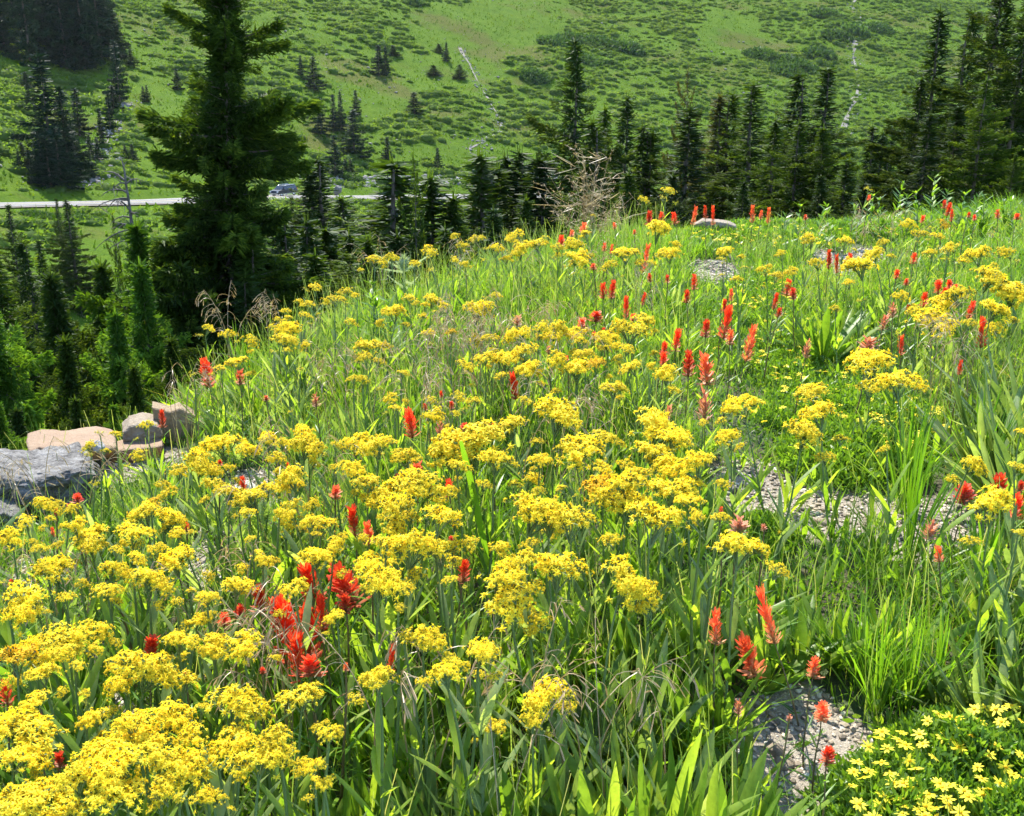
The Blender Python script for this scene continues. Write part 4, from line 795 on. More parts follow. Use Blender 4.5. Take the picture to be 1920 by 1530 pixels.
# ------------------------------------------------------------------ yellow flower clusters (photo x, y, width)
YEL = '''1250,358,25 1243,373,15 1203,377,20 1277,384,12 1113,406,14 1173,401,9 1128,428,10 1148,433,12 1103,442,26 970,442,34 860,446,24 897,450,30 865,463,30 957,455,26 977,472,40 1010,460,38 1023,448,18 930,471,30 803,467,26 810,477,24 848,487,20 1045,466,25 1077,462,40 1077,480,42 1097,495,26 1230,437,50 1173,478,50 1257,478,40 702,495,32 735,492,32 777,500,24 873,500,26 812,508,18 1150,502,30
1700,423,28 1763,421,26 1723,440,26 1755,444,26 1522,454,32 1583,457,30 1663,459,28 1792,462,28 1777,472,22 1747,475,22 1643,477,38 1837,483,42 1873,472,24 1897,475,26 1860,503,26 1363,475,36 1355,490,18 1467,480,22 1535,495,28 1620,502,60 1397,503,16 1437,505,26 1627,358,16 1682,363,12 1750,385,14 1893,380,10 1395,393,12
590,542,28 555,569,22 580,572,28 602,563,20 628,563,30 537,585,22 545,600,22 567,592,26 520,603,20 520,620,36 547,627,44 533,640,40 513,660,18 492,620,10 497,640,14 463,642,32 428,633,30 385,619,26 363,701,18 415,693,26 447,682,38 328,692,10 563,695,16 548,773,16 272,800,26 187,811,16 217,814,20 170,838,28 192,847,20 238,840,12 263,855,30 177,911,18 231,906,14 305,910,26 420,840,60 370,877,64 460,853,40 503,833,44 573,817,48 567,843,60 400,892,42 398,908,36 628,840,28 630,880,24 530,880,26 298,938,32 283,952,34 87,948,40 128,964,34 50,980,34 143,988,40 277,973,56 327,967,18 307,983,46 23,1015,40 183,1007,62 247,1003,52 340,1002,36 428,927,42 447,943,30 480,938,60 520,913,50 553,903,50 465,963,34 523,965,24 547,953,40 585,950,34 580,983,36 600,990,50 473,1012,26 438,979,10
647,553,30 670,557,20 653,607,24 768,562,32 807,563,42 838,577,28 740,592,40 720,607,24 788,597,24 890,590,50 930,557,30 923,575,34 803,632,28 847,628,22 697,653,48 687,673,32 753,700,26 663,712,24 680,718,28 743,750,34 740,768,26 707,745,12 668,792,12 920,638,34 977,635,46 1010,610,34 1038,620,50 1083,625,40 910,672,36 988,665,46 947,683,50 990,697,42 867,692,34 1033,673,40 1087,645,28 1097,667,36 1083,697,56 1117,683,36 1140,640,50 1180,627,60 1203,607,36 1173,657,32 1193,690,42 1227,687,26 1250,707,44 1150,732,42 857,743,30 887,757,30 807,750,24 810,778,38 847,775,22 982,753,28 1040,783,110 963,803,60 893,830,120 840,853,60 927,870,56 857,880,40 707,838,60 667,837,50 763,865,50 657,882,44 690,907,50 1012,867,38 1083,847,84 1130,820,46 1217,810,110 1257,823,60 1220,847,70 1193,900,56 1257,880,60 1130,920,70 1173,927,80 1173,947,80 1257,920,84 800,907,70 763,920,80 740,940,84 740,963,70 1007,923,26 1060,917,26 817,980,84 723,990,56 990,973,100 1030,975,90 1070,990,86 1220,987,110
1380,528,24 1358,515,16 1453,520,28 1490,515,30 1690,558,32 1617,565,18 1568,583,22 1847,523,60 1897,547,70 1763,573,44 1800,560,40 1750,603,60 1857,583,44 1817,610,26 1687,625,16 1720,585,28 1637,683,86 1687,723,70 1530,737,62 1543,783,62 1503,818,60 1400,763,62 1372,825,44 1318,793,22 1378,807,14 1665,843,24 1813,873,40 1903,878,34 1913,812,20 1860,957,80 1313,880,70 1297,913,40 1293,943,40 1313,977,32 1350,977,34 1908,1003,24 1383,1037,92
82,1032,32 107,1077,70 67,1123,84 3,1092,16 247,1053,36 207,1080,46 200,1108,40 150,1098,26 125,1127,34 273,1088,66 333,1057,72 173,1027,56 290,1030,30 490,1048,44 358,1112,22 330,1128,20 388,1123,38 440,1100,50 593,1050,54 623,1030,44 553,1108,44 367,1167,36 393,1158,28 633,1163,40 173,1183,50 123,1193,60 63,1220,50 30,1243,70 110,1210,60 140,1250,30 82,1270,50 230,1247,50 263,1263,100 240,1287,50 290,1253,50 333,1207,50 457,1213,56 397,1213,60 163,1302,26 70,1322,58 180,1347,44 563,1310,76 247,1360,70 310,1347,80 430,1340,110 377,1330,30 373,1380,60 450,1390,80 523,1393,80 483,1427,110 407,1417,60 27,1363,60 33,1397,130 20,1425,80 200,1420,120 267,1390,90 293,1420,90 143,1463,80 230,1453,110 333,1450,100 207,1493,100 383,1457,30 347,1490,30 77,1477,40 33,1513,110 100,1507,110 402,1497,40 615,1382,38 590,1443,40 607,1467,40
827,1040,90 767,1037,90 723,1027,60 697,1057,50 710,1100,84 847,1090,30 747,1140,20 953,1083,70 987,1057,50 1043,1080,90 930,1123,112 1160,1093,110 757,1197,26 793,1207,70 897,1233,56 900,1267,26 710,1283,64 840,1273,56 1013,1317,88 1000,1347,38 927,1370,44'''
YEL = [tuple(float(q) for q in s.split(',')) for s in YEL.split()]
YEL = sorted(YEL, key=lambda q: -q[2])[:330]
YZ = [(60, 1470, 'in the dense yellow mass at bottom left corner'), (250, 1420, 'in the yellow mass right of the corner'), (470, 1390, 'in the broad group along the lower left'), (70, 1240, 'in the diagonal row above the gravel strip'), (270, 1260, 'right of the lower left gravel strip'), (90, 1100, 'in the pair of mounds at far left'), (200, 1090, 'around the middle of the left side'), (320, 1060, 'below the stony patch at left'),
      (440, 1180, 'left of the tall central red spikes'), (80, 965, 'beneath the large grey boulder'), (250, 985, 'in the mound right of the grey boulder'), (400, 870, 'in the slanting heads above the white stone'), (220, 830, 'around the orange slab and cream boulder'), (500, 950, 'around the white stone'), (570, 850, 'right of the slanting heads'), (600, 1010, 'in the tangle left of the big centre heads'),
      (420, 660, 'on the skyline above the tan rock'), (540, 600, 'on the skyline right of the big spruce'), (760, 500, 'around the thistle'), (970, 460, 'on the crest left of the dry grass plume'), (1090, 460, 'on the crest below the dry grass plume'), (1230, 400, 'on tall stems left of the crest rock'), (690, 680, 'in the left middle of the meadow'), (790, 590, 'just below the thistle'), (910, 600, 'in the upper middle grass'),
      (780, 770, 'around the lone tall red paintbrush'), (960, 670, 'in the middle band of the meadow'), (1150, 660, 'left of the big red paintbrush group'), (1050, 790, 'around the tall dome-shaped cluster'), (870, 860, 'beside the broad upright grass blade'), (690, 870, 'left of the broad upright grass blade'), (770, 950, 'in the stepped mound at centre'), (770, 1050, 'in the mound above the red spikes'), (1220, 830, 'in the tall group right of centre'), (1200, 950, 'in the large group right of centre'),
      (1030, 980, 'in the long flat row at centre'), (1000, 1090, 'in the group below the long flat row'), (1160, 1100, 'alone on tall stems below the large group'), (1370, 1040, 'left of the right-hand gravel'), (830, 1230, 'in the small heads at lower centre'), (1000, 1330, 'low among broad leaves at bottom centre'), (600, 1400, 'right of the broad lower left group'), (1400, 500, 'around the upper gravel patches'), (1600, 480, 'behind the deep green leaf clump'),
      (1740, 440, 'high on the right crest'), (1880, 500, 'at the upper right edge'), (1790, 580, 'above the grey-green leaf clump'), (1660, 610, 'just right of the deep green leaf clump'), (1650, 710, 'in the tall pair above the daisy carpet'), (1530, 780, 'in the airy trio over the daisy carpet'), (1390, 790, 'right of the big red paintbrush group'), (1330, 930, 'at the edge of the right-hand gravel'), (1860, 900, 'at the right edge above the red flowers')]
its = [dict(x=x, y=y, w=w_) for (x, y, w_) in YEL]
for it in its: it['adj'] = ('very broad' if it['w'] >= 95 else 'broad' if it['w'] >= 66 else 'mid-sized' if it['w'] >= 36 else 'small')
zonelabel(its, YZ, 'yellow flower cluster')
def groundfit(x, y, H):
    P, h, r = gp(x, y, H); return P, h
rs = np.random.RandomState(81)
def place(P, h, hw, name, label, group, cat, heads, stems, fols, hs, lean=.10, foll=1.0, scz=None):
    """P: centre/top point of the flower on its sight line; plant root is set on the ground below it"""
    top = np.array(P); lx, ly = rs.normal(0, lean, 2) * h
    base = np.array([top[0] - lx, top[1] - ly]); gz = T1(base[0], base[1]) - .004; vec = Vector((lx, ly, top[2] - gz))
    Hs = vec.length; e = empty(name, (base[0], base[1], gz), label, cat, group); e.rotation_euler = vec.to_track_quat('Z', 'Y').to_euler()
    return e, Hs
for k, it in enumerate(its):
    wpx = it['w']; Hh = .40 if it['y'] > 950 else .36 if it['y'] > 700 else .33
    if it['y'] > 1250 and it['x'] < 560: Hh = .42
    if it['y'] > 1290 and it['x'] > 900: Hh = .30
    Hh += rs.uniform(-.03, .03)
    P, h = groundfit(it['x'], it['y'], Hh); dist = math.sqrt(P[0] ** 2 + P[1] ** 2 + (P[2] - CZ) ** 2)
    wm = wpx * dist / F * 1.06; s = wm / 2 * (rs.uniform(1.2, 1.4) if wpx < 62 else rs.uniform(1.15, 1.32)) * (.86 if it['x'] < 560 and it['y'] > 1290 else 1)
    e, Hs = place(P - np.array([0, 0, s * .62]), h, wm, 'groundsel', it['label'], 'yellow groundsel plants', 'flower', None, None, None, None)
    ob('stem', STEM[k % 5], e, sc=(max(Hs, .22), max(Hs, .22), Hs)); ob('foliage', FOL[rs.randint(6)], e, rot=(0, 0, rs.uniform(0, 6.28)), sc=Hs * rs.uniform(.85, 1.1))
    lod = 'near' if wpx > 34 else 'mid' if wpx > 18 else 'far'; V_ = HEAD[lod]
    hd = ob('flower_head', V_[rs.randint(len(V_))], e, loc=(0, 0, Hs), rot=(rs.normal(0, .16), rs.normal(0, .16), rs.uniform(0, 6.28)), sc=(s, s, s * rs.uniform(.85, 1.15)))
    if rs.uniform() < .02: hd.material_slots[0].link = 'OBJECT'; hd.material_slots[0].material = M_old
    for q in range((wpx > 24) + (wpx > 44) * rs.randint(0, 2)):
        a = rs.uniform(0, 6.28); f = rs.uniform(.38, .62); o = s * rs.uniform(.95, 1.35); V2 = HEAD['mid' if wpx > 30 else 'far']
        ob('flower_head', V2[rs.randint(len(V2))], e, loc=(o * math.cos(a), o * math.sin(a), Hs - s * rs.uniform(0, .7)), rot=(rs.normal(0, .25), rs.normal(0, .25), rs.uniform(0, 6.28)), sc=s * f)

# ------------------------------------------------------------------ paintbrushes (x, y centre, w, h, tone)
PB = '''1218,408,14,26,r 1240,405,12,16,r 1267,408,12,22,r 1093,427,16,20,o 1153,423,8,12,o 1053,450,14,20,r 1072,437,10,12,o 1133,463,10,16,o 1146,467,8,18,o 1208,482,14,50,o 1190,435,8,8,o 1113,500,14,12,o 1300,402,10,32,o 1324,397,8,24,r 1339,402,8,32,r 1413,400,10,30,o 1427,402,8,16,o 1442,402,9,28,o 1511,407,8,10,o 1772,382,8,14,r 1779,390,12,22,r 1787,402,8,20,r 1730,410,9,12,r 1817,402,7,9,r 1828,407,7,9,r 1873,400,10,14,o 1908,405,12,10,r 1557,485,12,34,r 1572,493,10,30,r 1593,487,12,26,r 1714,483,12,18,r 1630,370,7,9,o
388,697,26,52,r 448,707,18,26,o 499,747,12,10,o 302,785,13,32,r 143,935,18,18,r 129,950,9,9,r 104,960,9,13,r 517,855,10,16,r 411,868,10,12,r 455,910,14,36,r 627,923,20,24,o 348,987,14,20,r 98,998,8,18,o 540,876,8,18,r 592,750,14,24,f
1132,545,16,30,r 1147,542,16,34,r 1175,575,14,42,r 1205,560,9,24,r 1117,593,28,20,r 1090,606,20,20,o 970,602,18,20,f 1115,630,10,14,r 1132,620,10,12,r 1187,595,14,14,r 1220,520,10,16,r 1252,523,10,14,r 967,722,18,52,r 827,740,8,14,r 847,760,10,16,r 797,763,9,14,r 772,792,26,56,r 825,809,18,40,f 872,800,18,16,r 923,803,20,22,r 1028,657,10,16,f 1063,672,8,10,o 1268,636,18,40,r 1245,652,16,24,r 1244,673,18,28,r 747,897,18,16,o 783,883,26,30,o 842,915,18,32,r 663,977,24,56,r 690,1000,24,44,o 847,1010,12,10,r 1253,775,14,28,f
1303,528,14,28,r 1289,555,14,24,r 1373,553,9,22,o 1359,572,12,26,r 1360,602,22,60,r 1370,632,16,28,o 1325,615,18,32,r 1403,642,22,66,o 1293,680,24,48,r 1330,692,30,56,o 1325,760,26,60,f 1453,563,12,30,r 1460,585,12,18,r 1477,537,16,30,r 1490,550,14,22,r 1682,513,12,16,r 1700,528,10,12,r 1735,560,14,26,r 1762,537,16,22,r 1782,532,12,16,r 1772,552,18,28,r 1792,540,12,14,r 1677,580,14,26,f 1704,577,9,12,o 1657,603,16,26,f 1820,578,14,30,r 1693,647,14,32,r 1628,648,32,30,f 1847,620,16,50,r 1802,687,10,26,r 1513,653,14,32,f 1877,913,32,48,r 1810,923,34,34,r 1910,947,24,44,r 1743,992,24,34,f 1915,912,14,18,r 1352,958,10,16,o 1387,983,30,28,f 1433,990,10,12,f
1765,1038,16,28,o 1462,1155,26,105,o 1345,1178,26,64,o 1423,1225,40,90,o 1528,1253,24,36,o 1543,1332,26,34,o 1553,1417,24,30,r 1387,1330,14,30,f 1480,1345,9,12,f
200,1060,10,12,r 20,1092,10,10,r 582,1097,42,95,r 485,1126,30,46,r 448,1147,22,24,r 418,1160,20,24,r 540,1180,50,135,r 570,1190,50,130,r 520,1150,26,60,r 600,1150,24,70,r 556,1230,40,90,r 582,1250,38,38,r 277,1219,32,44,r 7,1299,22,42,r 72,1305,15,16,r 73,1353,14,24,o 108,1426,19,26,r 492,1257,10,12,r 348,1267,9,18,r
660,1092,58,92,r 647,1130,24,40,r 867,1070,22,46,r 727,1237,15,54,r 647,1250,10,16,o 695,1075,20,26,r'''
PBL = []
for s in PB.split():
    a = s.split(','); PBL.append(dict(x=float(a[0]), y=float(a[1]), w=float(a[2]), h=float(a[3]), t=a[4], adj={'r': 'red', 'o': 'orange-red', 'f': 'faded salmon'}[a[4]]))
for it in PBL: it['adj'] = ('tall ' if it['h'] >= 50 else 'small ' if it['h'] < 22 else '') + it['adj']
PZ = [(1245, 405, 'under the tall yellow heads on the crest'), (1320, 400, 'in front of the pale crest rock'), (1430, 400, 'right of the pale crest rock'), (1790, 400, 'high on the right crest'), (1120, 450, 'below the dry grass plume'), (1575, 490, 'beside the upper middle gravel patch'), (430, 700, 'on the skyline left of the yellow heads'), (302, 785, 'against the tan rock'), (125, 960, 'below the large grey boulder'),
      (480, 880, 'around the white stone'), (1150, 560, 'in the upper middle of the meadow'), (1110, 610, 'just above the middle yellow band'), (800, 780, 'in the group left of centre'), (967, 720, 'standing alone at centre'), (900, 800, 'behind the broad upright grass blade'), (780, 900, 'among the stepped yellow mound'), (1290, 670, 'in the big red paintbrush group'), (1370, 610, 'right of the big red paintbrush group'), (1480, 550, 'left of the deep green leaf clump'),
      (1760, 545, 'in the cluster above the grey-green clump'), (1670, 620, 'right of the deep green leaf clump'), (1840, 640, 'above the right edge leaves'), (1880, 920, 'at the right edge beside yellow heads'), (1390, 980, 'near the right-hand gravel'), (1750, 1010, 'on the gravel at right'), (1430, 1180, 'in the lower right trio'), (1540, 1320, 'beside the lower right gravel'), (560, 1150, 'in the central tall red group'), (450, 1140, 'left of the central tall red group'),
      (280, 1240, 'over the lower left gravel strip'), (50, 1330, 'at the lower left edge'), (680, 1080, 'right of the central tall red group'), (690, 1240, 'low at lower centre'), (680, 980, 'left of the stepped yellow mound')]
zonelabel(PBL, PZ, 'paintbrush flower')
for k, it in enumerate(PBL):
    ytop = it['y'] - it['h'] / 2; Hh = .34 if it['y'] > 900 else .32
    if it['x'] > 1300 and it['y'] > 1100: Hh = .22 if it['y'] > 1200 else .30
    if it['x'] > 1700 and 880 < it['y'] < 1060: Hh = .26
    P, h = groundfit(it['x'], ytop, Hh); dist = math.sqrt(P[0] ** 2 + P[1] ** 2 + (P[2] - CZ) ** 2)
    hm = it['h'] * dist / F * 1.12; wm = it['w'] * dist / F; top = P - np.array([0, 0, hm * .95])
    if top[2] - T1(top[0], top[1]) < .03: hm = max(.02, P[2] - T1(P[0], P[1]) - .03); top = P - np.array([0, 0, hm])
    e, Hs = place(top, h, wm, 'paintbrush', it['label'], 'red paintbrush plants', 'flower', None, None, None, None, lean=.07)
    ob('stem', PST[k % 3], e, sc=(max(Hs, .2), max(Hs, .2), Hs)); ob('foliage', PFO[k % 3], e, rot=(0, 0, rs.uniform(0, 6)), sc=Hs)
    SS = SPK[{'r': 'red', 'o': 'orange', 'f': 'faded'}[it['t']]]; sx = max(wm / .52, hm * .30); ob('flower_spike', SS[rs.randint(len(SS))], e, loc=(0, 0, Hs), rot=(0, 0, rs.uniform(0, 6)), sc=(sx, sx, hm))
# ------------------------------------------------------------------ leaf clumps, tufts, special plants
CLUMPS = [  # base x, y, height px, kind
    (1905, 985, 300, 'grey'), (1860, 935, 250, 'grey'), (1945, 900, 260, 'grey'), (1900, 830, 200, 'grey'), (1850, 1390, 230, 'grey'), (1920, 1340, 240, 'grey'), (1780, 1345, 170, 'grey'), (1895, 1240, 200, 'grey'), (1935, 1150, 220, 'grey'), (1830, 1230, 160, 'green'),
    (1540, 690, 150, 'green'), (1565, 665, 120, 'green'), (1510, 650, 90, 'green'), (1000, 1700, 330, 'green'), (1060, 1650, 330, 'grey'), (1120, 1720, 370, 'green'), (1180, 1660, 340, 'green'), (1240, 1720, 380, 'green'), (1290, 1640, 330, 'grey'), (1340, 1720, 360, 'green'), (1385, 1640, 260, 'green'),
    (940, 1640, 290, 'green'), (880, 1700, 300, 'green'), (820, 1640, 260, 'grey'), (760, 1700, 280, 'green'), (700, 1640, 250, 'green'), (640, 1700, 260, 'green'), (590, 1660, 210, 'green'), (1130, 1480, 260, 'grey'), (1210, 1450, 270, 'grey'), (1280, 1430, 250, 'green'), (1060, 1460, 230, 'green'),
    (1350, 1400, 230, 'green'), (1430, 1300, 180, 'green'), (1500, 1270, 170, 'green'), (1570, 1260, 160, 'green'), (1400, 1500, 170, 'green'), (150, 1420, 260, 'green'), (240, 1190, 130, 'green'), (640, 760, 120, 'green'), (570, 750, 110, 'green'), (480, 800, 110, 'green'), (420, 830, 90, 'green'), (370, 1000, 100, 'grey'), (290, 900, 80, 'green'),
    (1180, 1290, 200, 'green'), (1090, 1280, 190, 'green'), (1290, 1250, 200, 'green'), (980, 1300, 180, 'green'), (1290, 880, 120, 'green'), (1230, 790, 110, 'grey'), (1260, 600, 100, 'grey'), (1200, 560, 90, 'grey'), (1640, 1250, 150, 'green'), (1420, 1210, 150, 'green')]
LZ = [(1890, 920, 'at the right edge above the red flowers'), (1870, 1300, 'at the right edge above the daisy mat'), (1540, 660, 'in the upper right of the meadow'), (1150, 1600, 'along the bottom centre'), (740, 1660, 'along the bottom left of centre'), (1180, 1350, 'in the row behind the bottom centre'), (1500, 1280, 'behind the lower right gravel'), (200, 1300, 'beside the lower left gravel strip'),
      (560, 760, 'on the left skyline'), (340, 950, 'beside the grey boulder'), (1240, 700, 'left of the big red paintbrush group')]
its = [dict(x=x, y=y, h=h, k=k, adj={'grey': 'grey-green', 'green': 'deep green'}[k]) for (x, y, h, k) in CLUMPS]; zonelabel(its, LZ, 'broad leaf clump')
rs = np.random.RandomState(91)
for i, it in enumerate(its):
    P, h, r = gp(it['x'], it['y'], 0, rmin=.5); dist = math.sqrt(r * r + (P[2] - CZ) ** 2); H = it['h'] * dist / F * 1.0
    e = empty('leaf_clump', (P[0], P[1], T1(P[0], P[1]) - .01), it['label'], 'plant', 'broad leaf clumps'); ms = CL[it['k']][i % len(CL[it['k']])]; wd = 1.0 if it['h'] > 200 else 1.25
    ob('leaves', ms, e, rot=(0, 0, rs.uniform(0, 6.28) if it['k'] == 'green' else rs.uniform(-.3, .3)), sc=(H * wd, H * wd, H))
TUF = [(1700, 1345, 280, .6), (1755, 1320, 240, .7), (1640, 1345, 230, .6), (1610, 1290, 220, 1), (1840, 1130, 230, 1), (1700, 1060, 270, .8), (1690, 960, 280, .8), (450, 700, 150, .6), (470, 690, 120, .6), (420, 730, 90, .6), (560, 1440, 240, .9), (500, 1330, 200, .9), (700, 1400, 240, 1), (590, 1260, 170, .9), (760, 1520, 280, .9), (1830, 930, 240, .8), (330, 780, 90, 1), (1200, 1000, 160, 1), (930, 1090, 200, 1)]
TZ = [(1690, 1200, 'in front of the gravel at right'), (1740, 900, 'beside the grey-green clump at right'), (450, 620, 'on the skyline beside the big spruce'), (620, 1350, 'beneath the central tall red group'), (330, 780, 'behind the tan rock'), (1050, 1050, 'at centre beneath the flat yellow row')]
its = [dict(x=x, y=y, h=h, s=s, adj='yellow-green') for (x, y, h, s) in TUF]; zonelabel(its, TZ, 'tuft of long grass blades')
for i, it in enumerate(its):
    P, h, r = gp(it['x'], it['y'], 0, rmin=.5); dist = math.sqrt(r * r + (P[2] - CZ) ** 2); H = it['h'] * dist / F * 1.05
    e = empty('grass_tuft', (P[0], P[1], T1(P[0], P[1]) - .01), it['label'], 'grass', 'long grass tufts'); ob('blades', CL['blade'][i % 3], e, rot=(0, 0, rs.uniform(0, 6.28)), sc=(H * it['s'], H * it['s'], H))
# one broad upright blade at centre
P, h, r = gp(925, 1120, 0); mb = MB(); dist = math.hypot(r, P[2] - CZ); pm = dist / F
V, Fc, vv = strips(np.array([[0, 0, 0.]]), nrm(np.array([[-.13, -.05, 1.]])), np.array([[1., .15, 0]]), np.array([320 * pm]), np.array([11 * pm]), np.array([[-12 * pm, -.03, 0]]), 12, lambda t: .6 + .5 * math.sin(t * 2.8) if t < .98 else .5, .3, v=.45); mb.add(V, Fc, vv)
tag(ob('tall_grass_stem', mb.mesh('tall_grass_stem', M_grass), loc=P), 'single broad green grass blade, upright at centre', 'grass', kind='thing')

# flowering grasses with drooping spikelets
def brome(seed, n=9):
    rs = np.random.RandomState(seed); t = np.linspace(0, 1, 14); a = rs.uniform(0, 6.28); bend = rs.uniform(.12, .35)
    pts = np.column_stack([bend * t ** 3 * math.cos(a), bend * t ** 3 * math.sin(a), t - .12 * t ** 4]); st = MB(); st.add(*tube(pts[:9], .0035 * (1.2 - .8 * t[:9]), 4)); sp = MB(); sp.add(*tube(pts[8:], .0035 * (1.2 - .8 * t[8:]), 4)); m = 12
    j = rs.uniform(.66, 1, m); P = np.stack([np.interp(j, t, pts[:, k]) for k in range(3)], 1); D = nrm(np.stack([rs.normal(0, .5, m) + math.cos(a) * .6, rs.normal(0, .5, m) + math.sin(a) * .6, rs.uniform(-.3, .6, m)], 1))
    l = rs.uniform(.05, .12, m); sp.add(*strips(P, D, sides(D, rs), l, .003, np.array([[0, 0, -.04]]) * np.ones((m, 1)), 3, lambda t: 1)); Q = P + D * l[:, None] + [0, 0, -.04]; D2 = nrm(D * .5 + [0, 0, -.7]) + rs.normal(0, .15, D.shape)
    for c in range(2): sp.add(*strips(Q, nrm(D2), sides(nrm(D2), rs), rs.uniform(.035, .06, m), .006, 0 * D2, 3, lambda t: .3 + .9 * math.sin(t * PI * .9), v=rs.uniform(0, 1, m)))
    return st.mesh('stem', M_dry), sp.mesh('seed_head', M_dry)
BR = [brome(700 + i) for i in range(6)]
rs = np.random.RandomState(95); BP = []
for (cx, cy, sx, sy, n) in [(330, 660, 40, 25, 7), (430, 540, 30, 30, 4), (520, 540, 30, 25, 5), (720, 440, 25, 20, 3), (860, 570, 110, 40, 26), (1000, 540, 90, 30, 16), (900, 430, 60, 20, 6), (1040, 1130, 60, 40, 5), (520, 1080, 60, 40, 8), (770, 1140, 50, 50, 5), (1190, 1180, 60, 60, 2), (560, 830, 100, 60, 8), (450, 1010, 50, 40, 8), (1800, 560, 60, 30, 8), (100, 800, 60, 20, 6), (650, 620, 60, 30, 8),
                        (1010, 700, 80, 40, 8), (1640, 380, 100, 14, 12), (940, 1300, 60, 60, 2), (100, 1000, 50, 40, 5), (780, 650, 80, 40, 10), (1180, 450, 80, 30, 8)]:
    for k in range(n): BP.append(dict(x=cx + rs.normal(0, sx * .6), y=cy + rs.normal(0, sy * .6), adj='tan'))
BZ = [(330, 660, 'on the skyline above the tan rock'), (430, 500, 'against the big dark spruce'), (520, 540, 'on the skyline right of the spruce'), (720, 440, 'left of the thistle'), (860, 570, 'in the tangled grass at upper middle'), (1000, 540, 'in the upper middle'), (900, 430, 'on the crest right of the thistle'), (1040, 1130, 'in front of the long flat yellow row'), (520, 1080, 'over the central tall red group'), (770, 1140, 'right of the central red group'),
      (1190, 1180, 'among the leaves at lower centre'), (560, 830, 'among the slanting yellow heads'), (450, 1010, 'beside the left gravel'), (1800, 560, 'among the upper right yellow heads'), (100, 800, 'over the orange slab'), (650, 620, 'in the left middle'), (1010, 700, 'in the middle band'), (1640, 380, 'on the right crest'), (940, 1300, 'low at bottom centre'), (100, 1000, 'below the grey boulder'), (780, 650, 'left of the middle band'), (1180, 450, 'below the dry grass plume')]
zonelabel(BP, BZ, 'arching seed grass')
for i, it in enumerate(BP):
    P, h, r = gp(it['x'], it['y'], .44 if it['y'] > 480 else .4); st, sp = BR[i % 6]; gz = T1(P[0], P[1]); H = (P[2] - gz) * 1.02
    e = empty('seed_grass', (P[0], P[1], gz), it['label'], 'grass', 'arching seed grasses', rot=(rs.normal(0, .08), rs.normal(0, .08), rs.uniform(0, 6.28)), sc=H); ob('stem', st, e); ob('seed_head', sp, e)

# the dry grass plume on the crest
P, h, r = gp(1100, 470, 0); gz = T1(P[0], P[1]); rs = np.random.RandomState(101); e = empty('dry_grass_plume', (P[0], P[1], gz), 'tall airy tangle of tan dry stalks standing on the crest', 'grass'); pm = 6.2 / F
stm = MB(); tp = MB()
for k in range(48):
    tx = rs.normal(0, 42) * pm; tz = rs.uniform(90, 235) * pm * (1 - abs(tx / pm) / 190); ty = rs.normal(0, .12); t = np.linspace(0, 1, 9)
    pts = np.column_stack([tx * t ** 1.5 + .012 * np.sin(t * 7 + k), ty * t, tz * t]); stm.add(*tube(pts, .0015 * (1.2 - .7 * t), 4), .2)
    for j in range(7):
        a = pts[rs.randint(4, 9)]; D = nrm(rs.normal(0, 1, 3) * [1, .6, .5] + [0, 0, .3]); l = rs.uniform(.025, .12); b_ = a + D * l; tp.add(*tube([a, a + D * l * .5 + rs.normal(0, .006, 3), b_], [.0016, .0013, .0008], 3), rs.uniform(.2, 1))
        for q in range(3):
            c = a + D * l * rs.uniform(.4, 1.0); D2 = nrm(rs.normal(0, 1, (1, 3)) + D); tp.add(*strips(c[None], D2, sides(D2, rs), np.array([rs.uniform(.008, .022)]), np.array([.004]), 0 * D2, 1, lambda t: 1 - .5 * t, v=rs.uniform(0, 1)))
for k in range(26):
    c = np.array([rs.normal(0, 45) * pm, rs.normal(0, .1), rs.uniform(20, 190) * pm]); D = nrm(np.array([[rs.choice([-1, 1]), rs.normal(0, .4), rs.uniform(-.1, .7)]])); tp.add(*strips(c[None], D, sides(D, rs), np.array([rs.uniform(.06, .15)]), np.array([.0035]), 0 * D, 4, lambda t: .4 + .8 * math.sin(t * PI), v=1.0))
ob('stalks', stm.mesh('stalks', M_dry), e); ob('seed_head', tp.mesh('seed_head', M_dry), e)

# thistle on the skyline
P, h, r = gp(757, 505, .22); gz = T1(P[0], P[1]); Ht = P[2] - gz; pm = r * 1.03 / F; e = empty('thistle', (P[0], P[1], gz), 'pale spiny thistle with outstretched toothed leaves on the skyline', 'plant')
mb = MB(); t = np.linspace(0, 1, 8); mb.add(*tube(np.column_stack([0 * t, 0 * t, Ht * 1.0 * t]), .006 * (1.3 - .4 * t), 7)); ob('stem', mb.mesh('stem', M_this), e)
rs = np.random.RandomState(111); mb = MB(); n = 150; D = rdir(n, -.1, 1.5, rs); mb.add(*strips(D * [.014, .014, .018] + [0, 0, Ht + .03], D, sides(D, rs), rs.uniform(.015, .035, n), .004, 0 * D, 2, lambda t: 1 - .8 * t, v=rs.uniform(.3, 1, n)))
V0 = I2[0] * [.02, .02, .028] + [0, 0, Ht + .03]; mb.add(V0, I2[1], .5); ob('flower_head', mb.mesh('flower_head', M_this), e)
